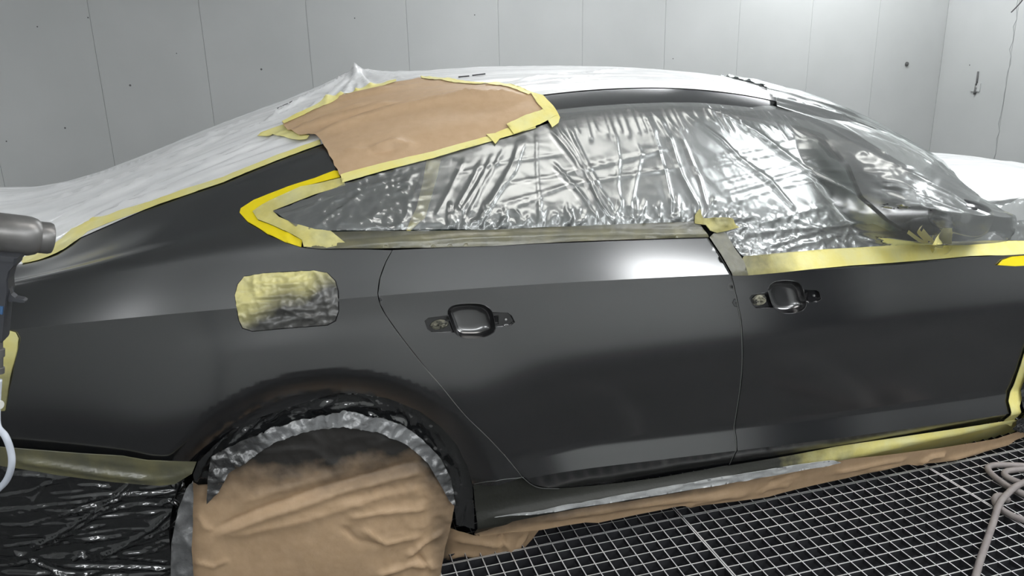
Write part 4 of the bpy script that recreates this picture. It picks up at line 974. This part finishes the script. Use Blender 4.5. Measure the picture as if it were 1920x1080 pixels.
a = on_y(-2, 636, GY); b = on_y(-3, 705, GY)
G_(lathe('hose_fitting', a, b - a, [(-.004, pxm(8)), (pxm(22), pxm(8)), (pxm(23), pxm(12)), (pxm(40), pxm(12)), (pxm(41), pxm(9)), (pxm(66), pxm(9)), (pxm(67), pxm(12)), (pxm(80), pxm(12))], 'gun_metal', None, 20))
a = on_y(-18, 757, GY); b = on_y(14, 761, GY - .02)
G_(lathe('valve_knob', a, b - a, [(0, pxm(9)), (pxm(20), pxm(9)), (pxm(21), pxm(10.5)), (pxm(30), pxm(10.5)), (pxm(32), pxm(9))], 'white_plastic', None, 20))
hp = [on_y(a_, b_, GY + dy) for a_, b_, dy in [(-3, 712, 0), (-6, 770, 0), (-4, 800, -.01), (10, 818, -.02), (20, 845, -.02), (22, 870, -.02), (15, 895, -.01), (2, 912, 0), (-20, 925, .01), (-50, 905, .02), (-60, 850, .03), (-50, 800, .03)]]
G_(tube('clear_hose', spline(hp, 10), pxm(7.5), 'clear_hose', None, 14))
st = on_y(-160, 600, GY)
G_(tube('stand_pole', [(st[0], st[1], -.0), (st[0], st[1], .5), (st[0], st[1], st[2] + .12)], .012, 'gun_dark', None, 14))
m_ = MB()
for a in (90, 210, 330):
    pass
for a in (0.4, 2.5, 4.6):
    c_, s_ = math.cos(a), math.sin(a); G_(tube('stand_foot', [(st[0], st[1], .10), (st[0] + .22 * c_, st[1] + .22 * s_, .012), (st[0] + .25 * c_, st[1] + .25 * s_, .010)], .009, 'gun_dark', None, 10))

# scuffs on the back wall and the crack along the joint of the right wall
for a, b, r_ in ((70, 50, .004), (244, 160, .006), (122, 240, .005), (12, 265, .004), (490, 130, .006), (165, 33, .004), (665, 34, .004), (890, 28, .004), (1262, 110, .004), (331, 100, .003), (1818, 122, .005)):
    p = on_y(a, b, WALL_Y - .001) if a < 1760 else on_x(a, b, END_X - .001)
    lathe('scuff', p, (0, -1, 0) if a < 1760 else (-1, 0, 0), [(0, r_), (.001, r_ * .6)], 'wall_mark', wb if a < 1760 else we, 8)
q = [on_x(np.interp(v, [0, 310], [1909, 1862]) + rng.normal(0, 1.6), v, END_X - .0005) for v in np.linspace(-20, 330, 26)]
tube('crack', q, .0022, 'wall_joint', we, 6)
# far side and tail of the body
class FarSkin:
    @staticmethod
    def P(x, s): q = skin(x, s); q[:, 1] = 2 * CENTER - q[:, 1]; return q
    @staticmethod
    def N(x, s): n = skin_n(x, s); n[:, 1] *= -1; return n
P_(sheet('far_body_side', along(1, -1., 2.6, 30) + along(12, 2.6, -1., 30), 'paint', surf=FarSkin(), step=.06, off=-.01, pix=False))
P_(MB().box(-1.02, -.985, .30, 1.56, .30, .93).build('tail_panel', 'paint'))
top = np.array([st[0], st[1], st[2] + .11]); hd = on_y(-40, 480, GY + .012)
G_(tube('stand_arm', spline([top, top + np.array([.03, .02, .01]), hd + np.array([-.03, .01, .0]), hd], 6), .009, 'gun_dark', None, 10))
# small fixings on the walls
p = on_y(1700, 120, WALL_Y - .002)
o = lathe('wall_bolt', p, (0, -1, 0), [(0, .016), (.006, .015), (.007, .009), (.012, .008), (.013, .003)], 'wall_mark', None, 16); thing(o, 'small dark bolt head on the back wall near the corner', 'bolt')
hk = empty('wall_hook', tuple(on_x(1830, 160, END_X - .0))); thing(hk, 'small metal hook on the right wall near the corner', 'hook'); hkm = Matrix.Translation(-Vector(hk.location))
def HK(o): o.parent = hk; o.matrix_parent_inverse = hkm; return o
q = [on_x(a, b, END_X - .006) for a, b in [(1834, 134), (1832, 150), (1831, 160)]]
HK(tube('hook_stem', q, .006, 'wall_mark', None, 8))
for sx in (-1, 1):
    c = on_x(1830 + sx * 5, 164, END_X); mb = MB().box(c[0] - .008, c[0], c[1] - .018, c[1] + .018, c[2] - .028, c[2] + .028); HK(mb.build('hook_plate', 'wall'))
q = [on_x(a, b, END_X - .008) for a, b in [(1830, 164), (1828, 172), (1827, 177)]]
HK(tube('hook_tip', q, .008, 'wall_mark', None, 8))
q = [on_x(a, b, END_X - .25) for a, b in [(1896, 23), (1904, 15), (1914, 4), (1925, -12), (1945, -40)]]
o = tube('hanging_wire', spline(q, 6), .004, 'wall_mark', None, 8); thing(o, 'thin dark wire hanging into the top right corner', 'wire')
# the crack that follows the joint on the right wall
# unseen dark panel added on the near wall to darken the paint's reflection
dr = MB().box(3.3, 4.4, NEAR_Y, NEAR_Y + .03, -.02, 2.1).build('dark_panel', 'panel_grey'); tag(dr, kind='structure')
print('objects', len(bpy.data.objects), 'tris', sum(len(o.data.polygons) for o in bpy.data.objects if o.type == 'MESH'))
